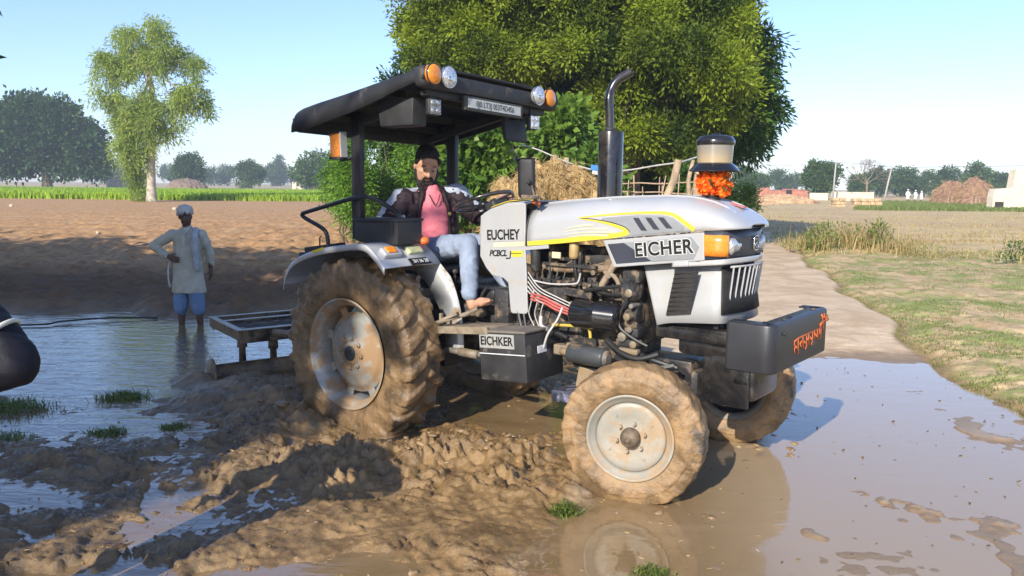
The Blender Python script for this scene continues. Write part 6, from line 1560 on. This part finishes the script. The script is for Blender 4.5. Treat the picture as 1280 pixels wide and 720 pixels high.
B.cap(P(.10, -.022, -.040), .0075, P(.10, .022, -.040), .0075); B.cap(P(.088, -.030, -.055), .010, P(.086, -.030, -.085), .013); B.cap(P(.088, .030, -.055), .010, P(.086, .030, -.085), .013); B.ell(P(.084, 0, -.088), (.016, .028, .016), r3)
B.build('beard', MT['hair'], drv, .006, 1, .004, (60, 60, 60), 6)
# shirt, jacket
B = Body(); 
B.tor([(tc(z, f), a, b) for z, f, a, b in [(1.735, -.005, .052, .058), (1.69, .015, .075, .09), (1.56, .045, .115, .14), (1.46, .055, .12, .14), (1.36, .065, .125, .145), (1.24, .06, .13, .15)]], tf)
B.chain((tc(1.70, .04, -.05), .022), (tc(1.655, .085, 0), .022), (tc(1.70, .04, .05), .022))
B.build('shirt', cl('pink_shirt', (.72, .20, .235)), drv, .009, 2, .007, (14, 14, 22), 11)
B = Body()
B.tor([(tc(z, f), a, b) for z, f, a, b in [(1.765, -.045, .055, .075), (1.73, -.04, .075, .15), (1.66, -.03, .105, .195), (1.52, -.025, .115, .195), (1.42, -.02, .12, .19), (1.32, -.015, .125, .19), (1.22, -.02, .12, .19)]], tf)
for s_ in (-1, 1):   # open fronts
    for z, l, f in [(1.66, .115, .03), (1.58, .140, .045), (1.50, .152, .055), (1.41, .162, .06), (1.32, .170, .065), (1.26, .175, .06)]: B.ell(tc(z, f, s_*l), (.062, .05, .065), tf)
B.chain((shR, .082), (L_(-.17, -.26, 1.53), .074), (elR, .064), (haR-Vector((.03, 0, 0)), .045)); B.chain((shL, .082), (L_(.22, .215, 1.58), .074), (elL, .064), (haL-Vector((.06, -.02, .03)), .044))
B.build('jacket', cl('dark_jacket', (.030, .019, .023), .6), drv, .009, 2, .009, (13, 13, 15), 21)
B = Body(); B.chain((tc(1.745, -.02, -.085), .022), (tc(1.775, .02, -.07), .022)); B.chain((tc(1.745, -.02, -.085), .024), (tc(1.76, -.085, 0), .026), (tc(1.745, -.02, .085), .024), (tc(1.70, .07, .085), .022)); B.chain((tc(1.745, -.02, -.085), .024), (tc(1.70, .07, -.085), .022), (tc(1.60, .115, -.115), .014), (tc(1.42, .132, -.13), .012), (tc(1.28, .138, -.14), .012)); B.chain((tc(1.70, .07, .085), .022), (tc(1.60, .115, .115), .014), (tc(1.42, .132, .13), .012), (tc(1.28, .138, .14), .012))
B.chain((tc(1.735, -.06, -.07), .030), (tc(1.765, -.10, 0), .030), (tc(1.735, -.06, .07), .030), (tc(1.715, .05, .085), .026)); B.chain((tc(1.735, -.06, -.07), .030), (tc(1.715, .05, -.085), .026))
B.build('collar', cl('jacket_collar', (.022, .014, .017), .55), drv, .008, 1)
B = Body()
for sh, mid, el, oo in ((shR, L_(-.17, -.26, 1.53), elR, Vector((-.035, -.03, .022))), (shL, L_(.22, .215, 1.58), elL, Vector((.008, .0, .044)))):
    nk = tc(1.715, -.05, -.08 if sh is shR else .08)
    B.chain((nk+Vector((0, 0, .012)), .030), (sh+oo, .062), (mid+oo, .052), (el+oo*.9, .042))
B.build('sleeve_panel', cl('light_grey_panel', (.36, .39, .46), .7), drv, .009, 2, .006, (14, 14, 14), 31)
q = MB(); p0 = tc(1.55, .165, .115); q.lathe([(0, .014), (.004, .014), (.006, .01)], (0, 0, 0), 'x', 14); q.xf(lambda v: p0+tf @ v); q.build('badge', M('brass_badge', (.45, .33, .12), .4, .6), drv)
q = MB(); q.curve([tc(1.70, .10, -.045), tc(1.64, .145, -.02), tc(1.615, .152, .0), tc(1.64, .145, .02), tc(1.70, .10, .045)], .0035, 5); q.build('neck_cord', MT['hose'], drv)
B = Body(); B.ell(tc(1.235, .03), (.15, .165, .10), tf)
B.chain((hipR, .105), (L_(.30, -.17, 1.30), .094), (knR, .073), (L_(.625, -.245, 1.14), .068), (anR+Vector((-.008, .005, .035)), .060)); B.chain((hipL, .105), (L_(.30, .08, 1.30), .094), (knL, .073), (L_(.68, .06, 1.12), .066), (anL+Vector((-.01, 0, .035)), .058))
B.build('trousers', cl('washed_blue_trousers', (.27, .32, .41), .8), drv, .009, 2, .0055, (13, 13, 13), 41)

# ---- farmer standing in the pool
FMX, FMY = -4.02, 9.85; fm = empty('person', (FMX, FMY, -.10), 0, 'farmer in a pale long shirt, turban and rolled blue trousers standing in the pool', 'person')
K = lambda x, y, z: Vector((x, y, z+.10))
Hf = head_frame(K(.0, .0, 1.345), R(-52), R(6)); B = Body(); head_prims(B, Hf, .93)
B.cap(K(-.0, .02, 1.28), .05, K(0, .03, 1.15), .055); B.chain((K(0, .03, 1.10), .065), (K(0, .03, .75), .08))
sR, sL = K(-.175, .02, 1.13), K(.165, .05, 1.13); eR, hR = K(-.42, .02, .985), K(-.19, -.08, .86); eL, hL = K(.245, .10, .90), K(.225, .16, .70)
B.chain((sR, .05), (eR, .038), (hR, .026)); B.chain((sL, .05), (eL, .038), (hL, .026)); hand(B, hR, (.75, -.35, -.25), (.3, .9, 0), .5, .95, -1); hand(B, hL, (0, .1, -1), (-1, 0, 0), .35, .95, 1)
hpR, kR, aR = K(-.09, .03, .72), K(-.10, -.0, .36), K(-.115, .03, -.02); hpL, kL, aL = K(.09, .03, .72), K(.10, -.0, .36), K(.115, .05, -.02)
for a_, b_, c_ in ((hpR, kR, aR), (hpL, kL, aL)):
    B.chain((a_, .08), (b_, .052), (b_+(c_-b_)*.35+Vector((0, .02, 0)), .053), (c_, .036)); B.chain((c_, .036), (c_+Vector((0, .01, -.045)), .034), (c_+Vector((.03, -.13, -.055)), .028))
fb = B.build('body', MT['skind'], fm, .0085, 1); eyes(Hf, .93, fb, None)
r3 = Hf.to_3x3(); P = lambda x, y, z: Hf @ Vector((x*.93, y*.93, z*.93)); B = Body()
B.ell(P(-.02, 0, .080), (.108, .094, .080), r3); B.ell(P(-.05, 0, .04), (.088, .090, .075), r3)
for k in range(4): B.chain((P(.082-.02*k, -.01, .075+.022*k), .020), (P(.03, .082-.008*k, .06+.022*k), .020), (P(-.08, .04, .04+.02*k), .022), (P(-.08, -.04, .04+.02*k), .022), (P(.03, -.082+.008*k, .06+.022*k), .020), (P(.082-.02*k, .01, .075+.022*k), .020))
B.build('turban', cl('pale_turban', (.50, .49, .43), .85), fm, .008, 1, .004, (30, 30, 40), 7)
B = Body(); B.chain((P(.07, -.02, -.045), .012), (P(.085, 0, -.042), .010), (P(.07, .02, -.045), .012)); B.build('moustache', MT['hair'], fm, .006, 1)
B = Body()
B.tor([(K(0, .03, z), a, b) for z, a, b in [(1.215, .06, .06), (1.18, .13, .08), (1.10, .175, .105), (.95, .172, .12), (.84, .165, .12), (.72, .175, .125), (.60, .188, .13), (.50, .198, .135), (.40, .205, .14)]])
B.chain((sR, .068), (K(-.31, .02, 1.05), .058), (eR, .053), (hR+Vector((-.04, .02, .02)), .042)); B.chain((sL, .068), (K(.22, .08, 1.0), .058), (eL, .052), (hL+Vector((0, 0, .06)), .044))
hem = K(0, 0, .415).z
B.build('long_shirt', cl('cream_kurta', (.46, .44, .35), .85), fm, .010, 2, .007, (12, 12, 4), 51, fn=lambda c_: np.stack([c_[:, 0], c_[:, 1], np.maximum(c_[:, 2], hem-.004*np.sin(c_[:, 0]*40))], -1))
q = MB(); q.curve([K(-.04, -.075, 1.20), K(-.01, -.10, 1.165), K(.02, -.115, 1.15), K(.05, -.10, 1.17), K(.06, -.07, 1.21)], .009, 7); q.build('collar', cl('kurta_collar', (.55, .53, .45)), fm)
q = MB(); q.tube([K(.02, -.112, 1.15), K(.02, -.128, 1.0)], .006, 6)
for z in (1.11, 1.06, 1.01): q.sphere(K(.02, -.128, z), .008, 8, 6)
q.build('button_placket', cl('placket', (.60, .58, .50)), fm)
B = Body(); B.chain((K(.07, .10, 1.17), .035), (K(.12, .0, 1.185), .040), (K(.135, -.085, 1.10), .036), (K(.145, -.10, .95), .036), (K(.155, -.09, .80), .040), (K(.16, -.08, .72), .036)); B.chain((K(.10, .12, 1.15), .035), (K(.10, .15, .95), .04))
B.build('towel', cl('grey_towel', (.38, .40, .41), .9), fm, .008, 1, .006, (24, 24, 6), 61)
q = MB(); q.curve([K(-.19, -.06, .80), K(-.21, -.07, .70), K(-.215, -.06, .58), K(-.205, -.05, .48)], .010, 6); q.build('cord', cl('white_cord', (.55, .53, .5)), fm)
B = Body()
for s_ in (-1, 1): B.chain((K(s_*.09, .03, .60), .085), (K(s_*.098, .01, .36), .088), (K(s_*.105, .01, .22), .080), (K(s_*.108, .02, .195), .072))
B.build('rolled_trousers', cl('blue_cotton', (.16, .24, .38), .85), fm, .009, 2, .007, (16, 16, 8), 71)

# ---- person at the left edge, only an elbow in view
ex, ey = -2.13, 2.76; ep = empty('person', (ex, ey, 0), 0, 'dark-jacketed person with a pale arm stripe, only an elbow inside the left edge', 'person')
Q = lambda x, y, z: Vector((x-ex, y-ey, z))
g0 = ground_z(ex, ey); B = Body(); He = head_frame(Q(-2.13, 2.74, 1.63), R(60), R(12)); head_prims(B, He, 1.); B.cap(Q(-2.13, 2.76, 1.56), .055, Q(-2.13, 2.78, 1.42), .06)
B.chain((Q(-2.13, 2.78, 1.38), .11), (Q(-2.13, 2.78, .98), .11)); s1, s2 = Q(-1.96, 2.74, 1.395), Q(-2.30, 2.80, 1.395); e1, h1 = Q(-1.66, 2.64, 1.165), Q(-1.93, 2.66, 1.10); e2, h2 = Q(-2.40, 2.86, 1.12), Q(-2.36, 2.95, .90)
B.chain((s1, .055), (e1, .044), (h1, .030)); B.chain((s2, .055), (e2, .042), (h2, .030)); hand(B, h1, (-1, .2, -.1), (0, 1, 0), .5, 1, 1); hand(B, h2, (0, .2, -1), (1, 0, 0), .4, 1, 1)
for s_ in (-1, 1):
    x = -2.13+s_*.10; B.chain((Q(x, 2.78, .92), .09), (Q(x, 2.77, .50), .06), (Q(x, 2.80, .10), .04)); B.chain((Q(x, 2.80, .09), .04), (Q(x, 2.81, .05), .036), (Q(x+.02, 2.98, .04), .03))
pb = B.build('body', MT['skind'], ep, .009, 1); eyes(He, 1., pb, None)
B = Body(); PE = lambda x, y, z: He @ Vector((x, y, z)); B.ell(PE(-.032, 0, .060), (.098, .086, .088), He.to_3x3()); B.ell(PE(.035, 0, .108), (.05, .068, .034), He.to_3x3()); B.build('hair', MT['hair'], ep, .008, 1)
B = Body()
B.tor([(Q(-2.13, 2.78, z), a, b) for z, a, b in [(1.51, .075, .07), (1.47, .11, .09), (1.43, .17, .12), (1.30, .18, .14), (1.18, .17, .13), (1.06, .17, .13), (.95, .18, .13)]])
B.chain((s1, .092), ((s1+e1)/2+Vector((0, 0, .01)), .088), (e1+Vector((-.015, 0, .0)), .078), (e1+(h1-e1)*.25, .082), (h1, .060)); B.chain((s2, .085), (e2, .07), (h2, .05))
B.build('jacket', cl('navy_black_jacket', (.010, .010, .016), .6), ep, .010, 2, .006, (9, 9, 9), 81)
q = MB(); mm_ = (s1+e1)/2; ax = (e1-s1).normalized(); q.tube([s1+(e1-s1)*.66+(ax.orthogonal().normalized()*cos(a)+ax.cross(ax.orthogonal().normalized())*sin(a))*.0915+ax*.03*sin(a) for a in np.linspace(0, 2*pi, 28, endpoint=False)], .0085, 6, closed=True); q.build('stripe', cl('pale_piping', (.6, .6, .5)), ep)
B = Body()
for s_ in (-1, 1): x = -2.13+s_*.10; B.chain((Q(x, 2.78, .95), .12), (Q(x, 2.77, .50), .085), (Q(x, 2.80, .12), .065))
B.build('trousers', cl('dark_trousers', (.03, .03, .035)), ep, .010, 1)

# ---- three people far right
cols = [((.72, .72, .72), 'leftmost and largest of three white-clad people at the far edge of the green strip', 1130), ((.70, .70, .70), 'middle one of three white-clad people at the far edge of the green strip', 1139.5), ((.70, .70, .70), 'rightmost of three white-clad people at the far edge of the green strip', 1147)]
for i, (c_, lb, u) in enumerate(cols):
    d = 100+2*i; r_ = empty('person', (px(u, d), d, .05), R(20*i), lb, 'person', 'white-clad people by the far field'); s_ = 1-.06*i
    B = Body(); B.ell((0, 0, 1.55*s_), (.09, .08, .12)); B.cap((0, 0, 1.42*s_), .05, (0, 0, 1.3*s_), .08); B.chain(((0, 0, 1.25*s_), .12), ((0, 0, .9*s_), .12))
    for k in (-1, 1): B.chain(((k*.18, 0, 1.3*s_), .05), ((k*.24, 0, 1.05*s_), .04), ((k*.2, -.1, .85*s_), .035)); B.chain(((k*.09, 0, .85*s_), .08), ((k*.1, 0, .45*s_), .055), ((k*.1, 0, .05), .04)); B.cap((k*.1, 0, .04), .035, (k*.1, -.13, .03), .03)
    B.build('body', MT['skind'], r_, .02, 1)
    B = Body(); B.ell((0, .0, 1.62*s_), (.12, .11, .09)); B.build('turban', cl('white_turban', c_), r_, .02, 1)
    B = Body(); B.chain(((0, 0, 1.3*s_), .17), ((0, 0, .95*s_), .17), ((0, 0, .6*s_), .20))
    for k in (-1, 1): B.chain(((k*.18, 0, 1.3*s_), .075), ((k*.24, 0, 1.05*s_), .065), ((k*.2, -.1, .9*s_), .055))
    B.build('long_shirt', cl('white_kurta', c_), r_, .02, 1)
# leaves of a sapling reaching into the top left corner
tree('young_tree', 'slender sapling whose leaf tips reach into the top left corner', None, -5.35, 6.4, 4.4, [(.35, -.1, 3.55, .62, .5, .42), (-.5, .2, 3.8, .8, .8, .6), (0, .5, 3.0, .6, .6, .5)], 150, 16, .13, .045, .2, 'darkleaf', tr=.05, droop=.7, seed=611, hole=.4, trunk_top=.75)
